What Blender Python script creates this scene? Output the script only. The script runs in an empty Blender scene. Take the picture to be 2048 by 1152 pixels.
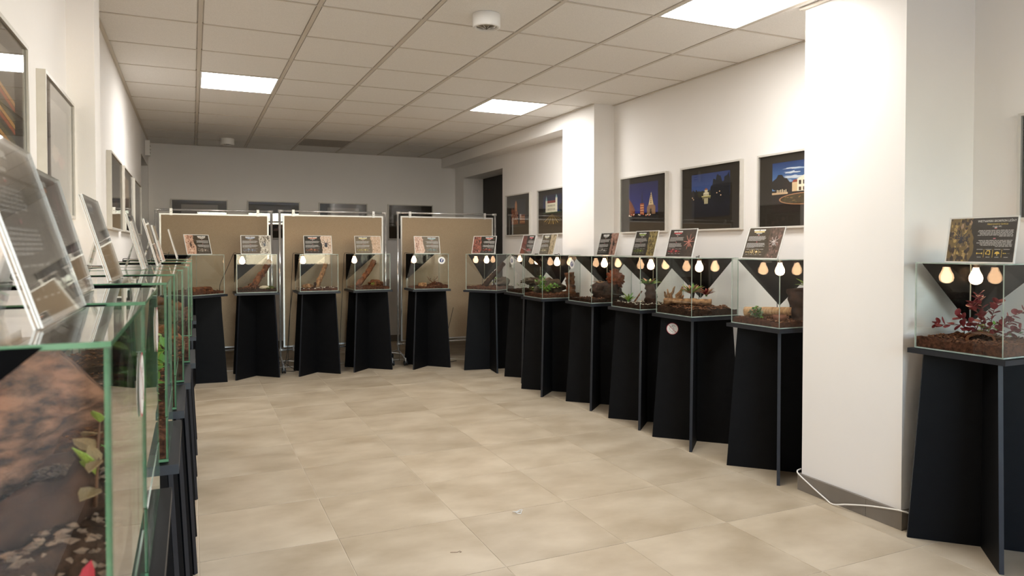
import bpy, bmesh, math, random
from math import radians as R, sin, cos, pi, sqrt
from mathutils import Vector, Matrix, noise

# ------------------------------------------------------------------ camera, world, light, exposure
scene = bpy.context.scene
col = scene.collection
CAM_H = 1.368
cam_data = bpy.data.cameras.new('camera')
cam = bpy.data.objects.new('camera', cam_data)
col.objects.link(cam)
cam.location = (0, 0, CAM_H)
cam.rotation_euler = (R(90 - 1.2), 0, R(-24.307))
cam_data.sensor_width = 36.0
cam_data.lens = 36.0 * 1416.0 / 2048.0
cam_data.shift_y = -(576 - 525.26) / 2048.0
cam_data.clip_start = 0.02
cam_data.dof.use_dof = True
cam_data.dof.focus_distance = 4.6
cam_data.dof.aperture_fstop = 9.0
scene.camera = cam

world = bpy.data.worlds.new('sky')
scene.world = world
world.use_nodes = True
wn = world.node_tree
wn.nodes.clear()
w_out = wn.nodes.new('ShaderNodeOutputWorld')
w_bg = wn.nodes.new('ShaderNodeBackground')
w_sky = wn.nodes.new('ShaderNodeTexSky')
w_sky.sky_type = 'NISHITA'
w_sky.sun_disc = False
w_sky.sun_elevation = R(34)
w_sky.sun_rotation = R(120)
w_bg.inputs['Strength'].default_value = 2.2
w_mix = wn.nodes.new('ShaderNodeMix')            # light overcast: the blue is thinned
w_mix.data_type = 'RGBA'
w_mix.inputs[0].default_value = 0.30
w_mix.inputs[7].default_value = (0.30, 0.31, 0.32, 1)
wn.links.new(w_sky.outputs[0], w_mix.inputs[6])
wn.links.new(w_mix.outputs[2], w_bg.inputs[0])
wn.links.new(w_bg.outputs[0], w_out.inputs[0])

# daylight enters through the unseen window added behind the camera (portal only guides the sampling)
portal_data = bpy.data.lights.new('window_portal', 'AREA')
portal_data.shape = 'RECTANGLE'
portal_data.size, portal_data.size_y = 3.2, 1.6
portal_data.cycles.is_portal = True
portal = bpy.data.objects.new('window_portal', portal_data)
col.objects.link(portal)
portal.location = (1.7, -3.02, 1.70)
portal.rotation_euler = (R(90), 0, 0)

PANEL_STRENGTH = 15.0      # LED ceiling panels
BULB_STRENGTH = 15.0       # terrarium heat bulbs
vs = scene.view_settings
vs.view_transform = 'Standard'
vs.look = 'None'
vs.exposure = 1.03
vs.gamma = 1.0
vs.use_curve_mapping = False
cy = scene.cycles
cy.max_bounces = 9
cy.diffuse_bounces = 5
cy.glossy_bounces = 4
cy.transmission_bounces = 6
cy.transparent_max_bounces = 96
cy.sample_clamp_indirect = 6.0
cy.caustics_reflective = False
cy.caustics_refractive = False
cy.use_adaptive_sampling = True
cy.adaptive_threshold = 0.02
cy.use_denoising = True

# ------------------------------------------------------------------ helpers
def lin(c):
    c = c / 255.0
    return c / 12.92 if c <= 0.04045 else ((c + 0.055) / 1.055) ** 2.4

def rgb(r, g, b):
    return (lin(r), lin(g), lin(b), 1.0)

def mat(name, color=(0.8, 0.8, 0.8, 1), rough=0.5, metal=0.0, spec=0.5, noise_scale=None, noise_amt=0.15, color2=None, bump=0.0,
        bump_scale=None, coords='Object', coat=0.0, stretch=None, detail=5.0, ramp=None):
    m = bpy.data.materials.new(name)
    m.use_nodes = True
    nt = m.node_tree
    b = nt.nodes['Principled BSDF']
    b.inputs['Base Color'].default_value = color
    b.inputs['Roughness'].default_value = rough
    b.inputs['Metallic'].default_value = metal
    b.inputs['Specular IOR Level'].default_value = spec
    b.inputs['Coat Weight'].default_value = coat
    if noise_scale or bump:
        tc = nt.nodes.new('ShaderNodeTexCoord')
        mp = nt.nodes.new('ShaderNodeMapping')
        if stretch:
            mp.inputs['Scale'].default_value = stretch
        nt.links.new(tc.outputs[coords], mp.inputs[0])
    if noise_scale:
        n = nt.nodes.new('ShaderNodeTexNoise')
        n.inputs['Scale'].default_value = noise_scale
        n.inputs['Detail'].default_value = detail
        nt.links.new(mp.outputs[0], n.inputs['Vector'])
        cr = nt.nodes.new('ShaderNodeValToRGB')
        c2 = color2 or tuple(x * (1 - noise_amt) for x in color[:3]) + (1,)
        lo, hi = ramp or (0.3, 0.7)
        cr.color_ramp.elements[0].position = lo
        cr.color_ramp.elements[1].position = hi
        cr.color_ramp.elements[0].color = c2
        cr.color_ramp.elements[1].color = color
        nt.links.new(n.outputs['Fac'], cr.inputs[0])
        nt.links.new(cr.outputs[0], b.inputs['Base Color'])
    if bump:
        n2 = nt.nodes.new('ShaderNodeTexNoise')
        n2.inputs['Scale'].default_value = bump_scale or 200
        n2.inputs['Detail'].default_value = 4
        nt.links.new(mp.outputs[0], n2.inputs['Vector'])
        bp = nt.nodes.new('ShaderNodeBump')
        bp.inputs['Strength'].default_value = bump
        bp.inputs['Distance'].default_value = 0.002
        nt.links.new(n2.outputs['Fac'], bp.inputs['Height'])
        nt.links.new(bp.outputs[0], b.inputs['Normal'])
    return m

def mat_emit(name, color, strength):
    m = bpy.data.materials.new(name)
    m.use_nodes = True
    nt = m.node_tree
    nt.nodes.clear()
    o = nt.nodes.new('ShaderNodeOutputMaterial')
    e = nt.nodes.new('ShaderNodeEmission')
    e.inputs[0].default_value = color
    e.inputs[1].default_value = strength
    nt.links.new(e.outputs[0], o.inputs[0])
    return m

def mat_glass(name, tint=(0.982, 0.99, 0.983, 1), ior=1.28, rough=0.0):
    """clear sheet: Fresnel reflection over straight transmission"""
    m = bpy.data.materials.new(name)
    m.use_nodes = True
    nt = m.node_tree
    nt.nodes.clear()
    o = nt.nodes.new('ShaderNodeOutputMaterial')
    geo = nt.nodes.new('ShaderNodeNewGeometry')
    mx = nt.nodes.new('ShaderNodeMix')
    mx.data_type = 'FLOAT'
    mx.inputs[2].default_value = ior
    mx.inputs[3].default_value = 1.0 / ior
    nt.links.new(geo.outputs['Backfacing'], mx.inputs[0])
    fr = nt.nodes.new('ShaderNodeFresnel')
    nt.links.new(mx.outputs[0], fr.inputs['IOR'])
    tr = nt.nodes.new('ShaderNodeBsdfTransparent')
    tr.inputs[0].default_value = tint
    gl = nt.nodes.new('ShaderNodeBsdfGlossy')
    gl.inputs['Roughness'].default_value = rough
    gl.inputs[0].default_value = (1, 1, 1, 1)
    m2 = nt.nodes.new('ShaderNodeMixShader')
    nt.links.new(fr.outputs[0], m2.inputs[0])
    nt.links.new(tr.outputs[0], m2.inputs[1])
    nt.links.new(gl.outputs[0], m2.inputs[2])
    nt.links.new(m2.outputs[0], o.inputs[0])
    return m

def mat_print(name, rough=0.5, spec=0.3):
    m = bpy.data.materials.new(name)
    m.use_nodes = True
    nt = m.node_tree
    b = nt.nodes['Principled BSDF']
    a = nt.nodes.new('ShaderNodeVertexColor')
    a.layer_name = 'ink'
    nt.links.new(a.outputs[0], b.inputs['Base Color'])
    b.inputs['Roughness'].default_value = rough
    b.inputs['Specular IOR Level'].default_value = spec
    return m

class MB:
    """collects shapes of ONE mesh"""
    def __init__(self):
        self.v, self.f, self.m, self.c = [], [], [], []
    def poly(self, pts, m=0, c=None):
        i = len(self.v)
        self.v += [tuple(p) for p in pts]
        self.f.append(tuple(range(i, i + len(pts))))
        self.m.append(m)
        self.c.append(c)
        return self
    def box(self, x0, x1, y0, y1, z0, z1, m=0, thin=None, mt=1):
        i = len(self.v)
        self.v += [(x0, y0, z0), (x1, y0, z0), (x1, y1, z0), (x0, y1, z0), (x0, y0, z1), (x1, y0, z1), (x1, y1, z1), (x0, y1, z1)]
        fs = [(0, 3, 2, 1), (4, 5, 6, 7), (0, 1, 5, 4), (2, 3, 7, 6), (1, 2, 6, 5), (3, 0, 4, 7)]
        ax = ['z', 'z', 'y', 'y', 'x', 'x']
        for f, a in zip(fs, ax):
            self.f.append(tuple(i + k for k in f))
            self.m.append(m if (thin is None or a == thin) else mt)
            self.c.append(None)
        return self
    def prism(self, pts, axis, a0, a1, m=0):
        """extrude a CCW polygon given in the plane normal to axis"""
        def P(p, a):
            return {'x': (a, p[0], p[1]), 'y': (p[0], a, p[1]), 'z': (p[0], p[1], a)}[axis]
        n = len(pts)
        i = len(self.v)
        self.v += [P(p, a0) for p in pts] + [P(p, a1) for p in pts]
        self.f.append(tuple(i + k for k in reversed(range(n))))
        self.f.append(tuple(i + n + k for k in range(n)))
        for k in range(n):
            self.f.append((i + k, i + (k + 1) % n, i + n + (k + 1) % n, i + n + k))
        self.m += [m] * (n + 2)
        self.c += [None] * (n + 2)
        return self
    def tube(self, pts, r, n=8, m=0, cap=True, wob=0.0, seed=0, cap_m=None):
        pts = [Vector(p) for p in pts]
        i0 = len(self.v)
        k = len(pts)
        up = None
        for j, p in enumerate(pts):
            t = (pts[min(j + 1, k - 1)] - pts[max(j - 1, 0)]).normalized()
            if up is None:
                up = Vector((0, 0, 1)) if abs(t.z) < 0.9 else Vector((1, 0, 0))
            side = t.cross(up)
            if side.length < 1e-6:
                side = t.orthogonal()
            side.normalize()
            up = side.cross(t).normalized()
            rr = r[j] if isinstance(r, (list, tuple)) else r
            for a in range(n):
                an = 2 * pi * a / n
                q = rr
                if wob:
                    d = side * cos(an) + up * sin(an)
                    q = rr * (1 + wob * noise.noise((p + d * rr * 1.3) * (1.1 / max(rr, 1e-3)) + Vector((seed * 7.3, seed, 0)))
                              + wob * 0.5 * noise.noise((p * 0.5 + d * rr) * (4.0 / max(rr, 1e-3)) + Vector((0, seed, 3))))
                self.v.append(tuple(p + side * cos(an) * q + up * sin(an) * q))
        for j in range(k - 1):
            for a in range(n):
                b = (a + 1) % n
                self.f.append((i0 + j * n + a, i0 + j * n + b, i0 + (j + 1) * n + b, i0 + (j + 1) * n + a))
                self.m.append(m)
                self.c.append(None)
        if cap:
            cm = m if cap_m is None else cap_m
            self.f.append(tuple(i0 + a for a in reversed(range(n))))
            self.f.append(tuple(i0 + (k - 1) * n + a for a in range(n)))
            self.m += [cm, cm]
            self.c += [None, None]
        return self
    def lathe(self, prof, n=20, m=0, o=(0, 0, 0)):
        i0 = len(self.v)
        for (r, z) in prof:
            for a in range(n):
                an = 2 * pi * a / n
                self.v.append((o[0] + r * cos(an), o[1] + r * sin(an), o[2] + z))
        for j in range(len(prof) - 1):
            for a in range(n):
                b = (a + 1) % n
                self.f.append((i0 + j * n + a, i0 + j * n + b, i0 + (j + 1) * n + b, i0 + (j + 1) * n + a))
                self.m.append(m)
                self.c.append(None)
        self.f.append(tuple(i0 + a for a in reversed(range(n))))
        self.f.append(tuple(i0 + (len(prof) - 1) * n + a for a in range(n)))
        self.m += [m, m]
        self.c += [None, None]
        return self
    def mesh(self, name, mats, smooth=False, recalc=False):
        me = bpy.data.meshes.new(name)
        me.from_pydata(self.v, [], self.f)
        for x in (mats if isinstance(mats, (list, tuple)) else [mats]):
            me.materials.append(x)
        me.polygons.foreach_set('material_index', self.m)
        if any(c is not None for c in self.c):
            at = me.color_attributes.new('ink', 'FLOAT_COLOR', 'CORNER')
            for p, c in zip(me.polygons, self.c):
                for li in p.loop_indices:
                    at.data[li].color = c or (1, 1, 1, 1)
        if smooth:
            me.polygons.foreach_set('use_smooth', [True] * len(me.polygons))
        if recalc:
            bm = bmesh.new()
            bm.from_mesh(me)
            bmesh.ops.recalc_face_normals(bm, faces=bm.faces)
            bm.to_mesh(me)
            bm.free()
        me.update()
        return me
    def build(self, name, mats, parent=None, smooth=False, recalc=False):
        return link(name, self.mesh(name, mats, smooth, recalc), parent)

def link(name, me, parent=None, loc=None, rz=None):
    o = bpy.data.objects.new(name, me)
    col.objects.link(o)
    o.parent = parent
    if loc is not None:
        o.location = loc
    if rz is not None:
        o.rotation_euler = (0, 0, rz)
    return o

def thing(name, label, cat, loc=(0, 0, 0), rz=0.0, group=None):
    o = link(name, None, None, loc, rz)
    o.empty_display_size = 0.05
    tag(o, label, cat, group)
    return o

def tag(o, label, cat, group=None, kind=None):
    o['label'] = label
    o['category'] = cat
    if group:
        o['group'] = group
    if kind:
        o['kind'] = kind
    return o

def struct(o):
    o['kind'] = 'structure'
    return o

def place(o, loc, rz=0.0):
    o.location = loc
    o.rotation_euler = (0, 0, rz)
    return o

def disc_pts(r, n=28, o=(0, 0)):
    return [(o[0] + r * cos(2 * pi * a / n), o[1] + r * sin(2 * pi * a / n)) for a in range(n)]

def text_mesh(s, size, material, name='lettering', align='CENTER', extrude=0.0, shear=0.0):
    cu = bpy.data.curves.new('t', 'FONT')
    cu.body = s
    cu.size = size
    cu.align_x = align
    cu.extrude = extrude
    cu.shear = shear
    cu.resolution_u = 2
    ob = bpy.data.objects.new('t', cu)
    col.objects.link(ob)
    dg = bpy.context.evaluated_depsgraph_get()
    dg.update()
    me = bpy.data.meshes.new_from_object(ob.evaluated_get(dg))
    bpy.data.objects.remove(ob)
    bpy.data.curves.remove(cu)
    me.name = name
    me.materials.clear()
    me.materials.append(material)
    return me

# ------------------------------------------------------------------ materials
M = {}
M['wall'] = mat('wall_paint', rgb(241, 238, 234), 0.75, spec=0.25, noise_scale=1.4, noise_amt=0.035, bump=0.12, bump_scale=260)
def mat_tile():
    m = mat('floor_tile', rgb(170, 153, 127), 0.34, spec=0.35)
    nt = m.node_tree
    b = nt.nodes['Principled BSDF']
    oi = nt.nodes.new('ShaderNodeObjectInfo')
    tc = nt.nodes.new('ShaderNodeTexCoord')
    mp = nt.nodes.new('ShaderNodeMapping')
    mp.inputs['Scale'].default_value = (0.85, 1.25, 1)
    nt.links.new(tc.outputs['Object'], mp.inputs[0])
    mu = nt.nodes.new('ShaderNodeMath')
    mu.operation = 'MULTIPLY'
    mu.inputs[1].default_value = 60
    nt.links.new(oi.outputs['Random'], mu.inputs[0])
    def nz(scale, detail):
        n = nt.nodes.new('ShaderNodeTexNoise')
        n.noise_dimensions = '4D'
        n.inputs['Scale'].default_value = scale
        n.inputs['Detail'].default_value = detail
        nt.links.new(mp.outputs[0], n.inputs['Vector'])
        nt.links.new(mu.outputs[0], n.inputs['W'])
        return n
    n1 = nz(3.4, 6)
    cr = nt.nodes.new('ShaderNodeValToRGB')
    cr.color_ramp.elements[0].position = 0.32
    cr.color_ramp.elements[1].position = 0.68
    cr.color_ramp.elements[0].color = rgb(168, 152, 128)
    cr.color_ramp.elements[1].color = rgb(198, 184, 162)
    nt.links.new(n1.outputs['Fac'], cr.inputs[0])
    hs = nt.nodes.new('ShaderNodeHueSaturation')
    mr = nt.nodes.new('ShaderNodeMapRange')
    mr.inputs['To Min'].default_value = 0.94
    mr.inputs['To Max'].default_value = 1.06
    nt.links.new(oi.outputs['Random'], mr.inputs['Value'])
    nt.links.new(mr.outputs[0], hs.inputs['Value'])
    nt.links.new(cr.outputs[0], hs.inputs['Color'])
    nt.links.new(hs.outputs[0], b.inputs['Base Color'])
    n2 = nz(9, 5)
    m2 = nt.nodes.new('ShaderNodeMapRange')
    m2.inputs['To Min'].default_value = 0.26
    m2.inputs['To Max'].default_value = 0.48
    nt.links.new(n2.outputs['Fac'], m2.inputs['Value'])
    nt.links.new(m2.outputs[0], b.inputs['Roughness'])
    return m
M['tile'] = mat_tile()
M['grout'] = mat('grout', rgb(214, 204, 186), 0.8)
M['skirt'] = mat('skirting_tile', rgb(128, 120, 110), 0.5, noise_scale=6, noise_amt=0.18)
M['ceil'] = mat('ceiling_tile', rgb(238, 235, 230), 0.9, spec=0.1, noise_scale=160, noise_amt=0.10, bump=0.25, bump_scale=420)
M['bar'] = mat('ceiling_bar', rgb(208, 200, 188), 0.6, noise_scale=3, noise_amt=0.05)
M['vent'] = mat('vent_grey', rgb(182, 174, 163), 0.8, noise_scale=60, noise_amt=0.2)
M['white'] = mat('white_plastic', rgb(232, 230, 225), 0.4, noise_scale=5, noise_amt=0.03)
M['led'] = mat_emit('led_diffuser', (1.0, 0.972, 0.935, 1), PANEL_STRENGTH)
M['black'] = mat('black_board', rgb(12, 13, 15), 0.6, spec=0.14, noise_scale=22, color2=rgb(9, 9, 11), bump=0.05, bump_scale=300)
M['blackedge'] = mat('black_board_edge', rgb(24, 28, 36), 0.5, noise_scale=30, noise_amt=0.3)
M['backing'] = mat('black_sheet', rgb(8, 8, 9), 0.8, spec=0.04, noise_scale=18, noise_amt=0.25)
M['glass'] = mat_glass('tank_glass')
M['edge'] = mat('glass_edge', rgb(98, 138, 106), 0.18, spec=0.6, noise_scale=14, color2=rgb(62, 104, 72))
M['edge_pale'] = mat('glass_edge_pale', rgb(186, 196, 186), 0.2, spec=0.6, noise_scale=16, color2=rgb(140, 158, 146))
M['acrylic'] = mat_glass('clear_acrylic', (0.97, 0.97, 0.965, 1), 1.49, 0.03)
M['acredge'] = mat('acrylic_edge', rgb(225, 226, 224), 0.25, spec=0.6, noise_scale=20, noise_amt=0.06)
M['picglass'] = mat_glass('picture_glass', (0.99, 0.99, 0.99, 1), 1.5)
M['frame'] = mat('frame_silver', rgb(206, 202, 193), 0.45, metal=0.0, noise_scale=30, noise_amt=0.05)
M['mat'] = mat('mat_reflection_tint', rgb(56, 51, 44), 0.9, spec=0.1, noise_scale=80, noise_amt=0.15)  # black mat lightened to brown-grey to include reflections in its glass
M['print'] = mat_print('photo_ink')
M['card'] = mat_print('card_ink', 0.45, 0.35)
M['chrome'] = mat('chrome_tube', rgb(226, 226, 226), 0.18, metal=0.75, noise_scale=12, noise_amt=0.05)
M['alu'] = mat('aluminium_profile', rgb(214, 212, 208), 0.35, metal=0.55, noise_scale=12, noise_amt=0.05)
M['felt'] = mat('beige_felt', rgb(172, 153, 128), 0.95, spec=0.1, noise_scale=180, color2=rgb(154, 135, 110), bump=0.4, bump_scale=500)
M['rubber'] = mat('black_rubber', rgb(22, 22, 24), 0.6, noise_scale=20, noise_amt=0.2)
M['cord_black'] = mat('black_cord', rgb(20, 19, 18), 0.5, noise_scale=20, noise_amt=0.2)
M['cord_white'] = mat('white_cord', rgb(236, 232, 224), 0.45, noise_scale=20, noise_amt=0.04)
M['socket'] = mat('lamp_socket', rgb(40, 34, 30), 0.45, noise_scale=20, noise_amt=0.2)
M['bulb'] = mat_emit('bulb_glow', (1.0, 0.59, 0.33, 1), BULB_STRENGTH)
M['door_dark'] = mat('dark_door', rgb(52, 47, 42), 0.6, noise_scale=3, noise_amt=0.2)
M['door_grey'] = mat('grey_door', rgb(150, 142, 130), 0.6, noise_scale=3, noise_amt=0.1)
M['soil_red'] = mat('soil_red_brown', rgb(104, 68, 50), 0.95, spec=0.1, noise_scale=70, color2=rgb(44, 28, 22), bump=0.9, bump_scale=160)
M['soil_dark'] = mat('soil_dark', rgb(70, 50, 38), 0.95, spec=0.1, noise_scale=80, color2=rgb(28, 20, 15), bump=0.9, bump_scale=160)
M['chip'] = mat('bark_chip', rgb(146, 102, 74), 0.9, spec=0.1, noise_scale=40, color2=rgb(56, 36, 26))
M['bark'] = mat('cork_bark', rgb(138, 88, 58), 0.9, spec=0.15, noise_scale=26, color2=rgb(48, 29, 20), bump=1.0, bump_scale=60)
M['bark_flaky'] = mat('flaky_bark', rgb(132, 96, 76), 0.95, spec=0.1, noise_scale=34, color2=rgb(50, 38, 32), bump=1.0, bump_scale=90, ramp=(0.36, 0.62), stretch=(1, 1, 2.2))
M['bark_pale'] = mat('cork_bark_pale', rgb(178, 136, 96), 0.9, spec=0.15, noise_scale=38, color2=rgb(84, 54, 36), bump=1.0, bump_scale=70)
M['bark_dark'] = mat('bark_dark', rgb(78, 56, 44), 0.9, spec=0.15, noise_scale=22, color2=rgb(30, 21, 17), bump=1.0, bump_scale=50)
M['birch'] = mat('peeled_log', rgb(206, 170, 126), 0.75, spec=0.2, noise_scale=22, color2=rgb(150, 106, 70), stretch=(1, 4, 1), bump=0.4, bump_scale=60)
M['cut'] = mat('cut_wood', rgb(170, 124, 84), 0.8, noise_scale=60, color2=rgb(120, 80, 52))
M['rock'] = mat('grey_brown_rock', rgb(104, 90, 74), 0.9, spec=0.15, noise_scale=18, color2=rgb(58, 48, 40), bump=0.8, bump_scale=50)
M['fibre'] = mat('coconut_fibre', rgb(150, 84, 56), 0.95, spec=0.05, noise_scale=60, color2=rgb(88, 46, 32), bump=1.0, bump_scale=150)
M['moss'] = mat('moss', rgb(96, 104, 48), 0.95, spec=0.05, noise_scale=90, color2=rgb(48, 56, 22), bump=0.8, bump_scale=200)
M['leaf_red'] = mat('leaf_red', rgb(140, 52, 52), 0.5, spec=0.3, noise_scale=30, color2=rgb(86, 28, 32))
M['leaf_green'] = mat('leaf_green', rgb(104, 150, 62), 0.5, spec=0.3, noise_scale=30, color2=rgb(58, 98, 36))
M['leaf_lime'] = mat('leaf_lime', rgb(150, 172, 78), 0.5, spec=0.3, noise_scale=24, color2=rgb(98, 124, 46))
M['leaf_grey'] = mat('leaf_grey_green', rgb(142, 152, 122), 0.6, spec=0.3, noise_scale=30, color2=rgb(88, 102, 76))
M['leaf_pink'] = mat('leaf_pink_tip', rgb(186, 116, 104), 0.5, spec=0.3, noise_scale=24, color2=rgb(112, 112, 62))
M['flake'] = mat('pale_flake', rgb(146, 122, 102), 0.85, noise_scale=60, color2=rgb(66, 50, 40))
M['leaf_dry'] = mat('leaf_dry', rgb(150, 130, 98), 0.6, spec=0.2, noise_scale=30, color2=rgb(112, 96, 70))
M['leaf_bright_red'] = mat('leaf_bright_red', rgb(176, 44, 58), 0.45, spec=0.3, noise_scale=40, color2=rgb(140, 30, 44))
M['stem'] = mat('plant_stem', rgb(96, 66, 44), 0.7, noise_scale=30, noise_amt=0.3)
M['stone_pale'] = mat('pale_stone', rgb(206, 190, 160), 0.8, noise_scale=30, noise_amt=0.2)
M['bowl'] = mat('clay_bowl', rgb(122, 72, 46), 0.7, noise_scale=24, noise_amt=0.3)
M['pebble'] = mat('white_pebble', rgb(222, 212, 192), 0.7, noise_scale=60, noise_amt=0.2)
M['lens'] = mat('lamp_lens', rgb(150, 142, 128), 0.12, metal=0.4, spec=0.6, noise_scale=80, noise_amt=0.5)
M['ink_white'] = mat('ink_white', rgb(245, 243, 238), 0.5, noise_scale=30, noise_amt=0.02)
M['ink_yellow'] = mat('ink_yellow', rgb(240, 205, 90), 0.5, noise_scale=30, noise_amt=0.05)
M['ink_black'] = mat('ink_black', rgb(30, 30, 30), 0.5, noise_scale=30, noise_amt=0.05)
# ------------------------------------------------------------------ the room
XL, XR, YB, YF, HC = -0.5, 3.64, -3.0, 10.15, 2.705
FX0, FDX, FY0, FDY = 0.6155, 0.6, 3.341, 0.59        # floor tile joints
CX0, CDX, CY0, CDY = 0.055, 0.6, 4.656, 0.618        # ceiling grid lines

# floor: grout bed with single tiles on it
floor = struct(MB().box(XL - 0.35, XR + 0.35, YB, YF + 0.1, -0.12, -0.002).build('floor', M['grout']))
tile_cache = {}
def floor_tile(x0, x1, y0, y1):
    w, d = round(x1 - x0, 4), round(y1 - y0, 4)
    if (w, d) not in tile_cache:
        g, e = 0.0013, 0.0009
        mb = MB()
        a, b = w / 2 - g, d / 2 - 0.0022
        mb.box(-a, a, -b, b, -0.008, -e)
        mb.poly([(-a + e, -b + e, 0), (a - e, -b + e, 0), (a - e, b - e, 0), (-a + e, b - e, 0)])
        for p, q in [((-a, -b), (a, -b)), ((a, -b), (a, b)), ((a, b), (-a, b)), ((-a, b), (-a, -b))]:
            s = lambda t: ((t[0] - math.copysign(e, t[0])), (t[1] - math.copysign(e, t[1])), 0)
            mb.poly([(p[0], p[1], -e), (q[0], q[1], -e), s(q), s(p)])
        tile_cache[(w, d)] = mb.mesh('floor_tile', M['tile'])
    return link('floor_tile', tile_cache[(w, d)], floor, ((x0 + x1) / 2, (y0 + y1) / 2, 0))
def clip_lines(a0, d, lo, hi):
    k = math.floor((lo - a0) / d)
    out = [lo]
    while True:
        k += 1
        t = a0 + k * d
        if t >= hi - 0.02:
            break
        if t > lo + 0.02:
            out.append(t)
    return out + [hi]
fxs = clip_lines(FX0, FDX, XL, XR)
fys = clip_lines(FY0, FDY, FY0 - 11 * FDY, YF)
for i in range(len(fxs) - 1):
    for j in range(len(fys) - 1):
        floor_tile(fxs[i], fxs[i + 1], fys[j], fys[j + 1])

# ceiling: slab, T-bars and single tiles, lights in four cells of the grid
LIGHT_CELLS = [(0, 2), (4, 2), (4, -3), (1, -3)]  # last cell: unseen panel, added to brighten the room
VENT_CELL = (2, 7)
ceiling = struct(MB().box(XL - 0.35, XR + 0.35, YB, YF + 0.1, HC + 0.03, HC + 0.15).build('ceiling', M['ceil']))
cxs = clip_lines(CX0, CDX, XL, XR)
cys = clip_lines(CY0, CDY, YB, YF)
for x in cxs[1:-1]:
    MB().box(x - 0.012, x + 0.012, YB, YF, HC + 0.001, HC + 0.03).build('ceiling_bar', M['bar'], ceiling)
for y in cys[1:-1]:
    MB().box(XL, XR, y - 0.007, y + 0.007, HC + 0.002, HC + 0.03).build('ceiling_bar', M['bar'], ceiling)
ctile_cache = {}
def ceiling_tile(x0, x1, y0, y1, m):
    w, d = round(x1 - x0, 4), round(y1 - y0, 4)
    k = (w, d, m)
    if k not in ctile_cache:
        a, b = w / 2 - 0.0125, d / 2 - 0.0085
        mb = MB()
        mb.box(-a, a, -b, b, 0.012, 0.03)
        a, b = a - 0.006, b - 0.004
        mb.box(-a, a, -b, b, 0.004, 0.012)
        ctile_cache[k] = mb.mesh('ceiling_tile', M[m])
    return link('ceiling_tile', ctile_cache[k], ceiling, ((x0 + x1) / 2, (y0 + y1) / 2, HC))
light_rects = []
for i in range(len(cxs) - 1):
    for j in range(len(cys) - 1):
        ci = round((cxs[i] - CX0) / CDX)
        cj = round((cys[j] - CY0) / CDY)
        if (ci, cj) in LIGHT_CELLS and cxs[i + 1] - cxs[i] > 0.5:
            light_rects.append((cxs[i], cxs[i + 1], cys[j], cys[j + 1], ci, cj))
        elif (ci, cj) == VENT_CELL:
            vent_rect = (cxs[i], cxs[i + 1], cys[j], cys[j + 1])
        else:
            ceiling_tile(cxs[i], cxs[i + 1], cys[j], cys[j + 1], 'ceil')
LIGHT_LABEL = {(0, 2): 'square LED ceiling panel above the left row of tanks', (4, 2): 'square LED ceiling panel just before the far wall beam',
               (4, -3): 'large square LED ceiling panel beside the white pillar'}
for n, (x0, x1, y0, y1, ci, cj) in enumerate(light_rects):
    lab = LIGHT_LABEL.get((ci, cj), 'added LED ceiling panel overhead, unseen above the picture edge')
    t = thing('ceiling_light', lab, 'light', ((x0 + x1) / 2, (y0 + y1) / 2, HC), 0, 'square LED ceiling panels')
    a, b = (x1 - x0) / 2 - 0.013, (y1 - y0) / 2 - 0.009
    mb = MB()
    for q in ((-a, a, -b, -b + 0.012), (-a, a, b - 0.012, b), (-a, -a + 0.012, -b + 0.012, b - 0.012), (a - 0.012, a, -b + 0.012, b - 0.012)):
        mb.box(q[0], q[1], q[2], q[3], 0.0, 0.028)
    mb.build('light_frame', M['white'], t)
    MB().poly([(-a + 0.012, b - 0.012, 0.006), (a - 0.012, b - 0.012, 0.006), (a - 0.012, -b + 0.012, 0.006), (-a + 0.012, -b + 0.012, 0.006)]).build('diffuser', M['led'], t)
# return-air grille in one cell
x0, x1, y0, y1 = vent_rect
t = thing('ceiling_vent', 'dark grey square air vent in the ceiling by the far wall', 'vent', ((x0 + x1) / 2, (y0 + y1) / 2, HC))
a, b = (x1 - x0) / 2 - 0.013, (y1 - y0) / 2 - 0.009
MB().box(-a, a, -b, b, 0.014, 0.028).build('backing', M['vent'], t)
for k in range(12):
    y = -b + (k + 0.5) * 2 * b / 12
    MB().prism([(y - 0.016, 0.004), (y + 0.010, 0.002), (y + 0.016, 0.010), (y - 0.010, 0.012)], 'x', -a, a).build('slat', M['vent'], t)

# walls
DR0, DR1, DRZ = 8.355, 9.79, 2.39        # door opening in the right wall
wl = MB()
wl.box(XL - 0.35, XL, YB, 8.73, 0, HC + 0.03)
wl.box(XL - 0.35, XL, 8.73, 10.02, 2.40, HC + 0.03)
wl.box(XL - 0.35, XL, 10.02, YF + 0.1, 0, HC + 0.03)
wall_left = struct(wl.build('wall_left', M['wall']))
wr = MB()
wr.box(XR, XR + 0.35, YB, DR0, 0, HC + 0.03)
wr.box(XR, XR + 0.35, DR0, DR1, DRZ, HC + 0.03)
wr.box(XR, XR + 0.35, DR1, YF + 0.1, 0, HC + 0.03)
wall_right = struct(wr.build('wall_right', M['wall']))
wall_far = struct(MB().box(XL - 0.35, XR + 0.35, YF, YF + 0.2, 0, HC + 0.03).build('wall_far', M['wall']))
wb = MB()
WX0, WX1, WZ0, WZ1 = 0.1, 3.3, 0.9, 2.5
wb.box(XL - 0.35, WX0, YB - 0.25, YB, 0, HC + 0.03)
wb.box(WX1, XR + 0.35, YB - 0.25, YB, 0, HC + 0.03)
wb.box(WX0, WX1, YB - 0.25, YB, 0, WZ0)
wb.box(WX0, WX1, YB - 0.25, YB, WZ1, HC + 0.03)
wall_back = struct(wb.build('wall_back', M['wall']))
win = MB()
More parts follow.
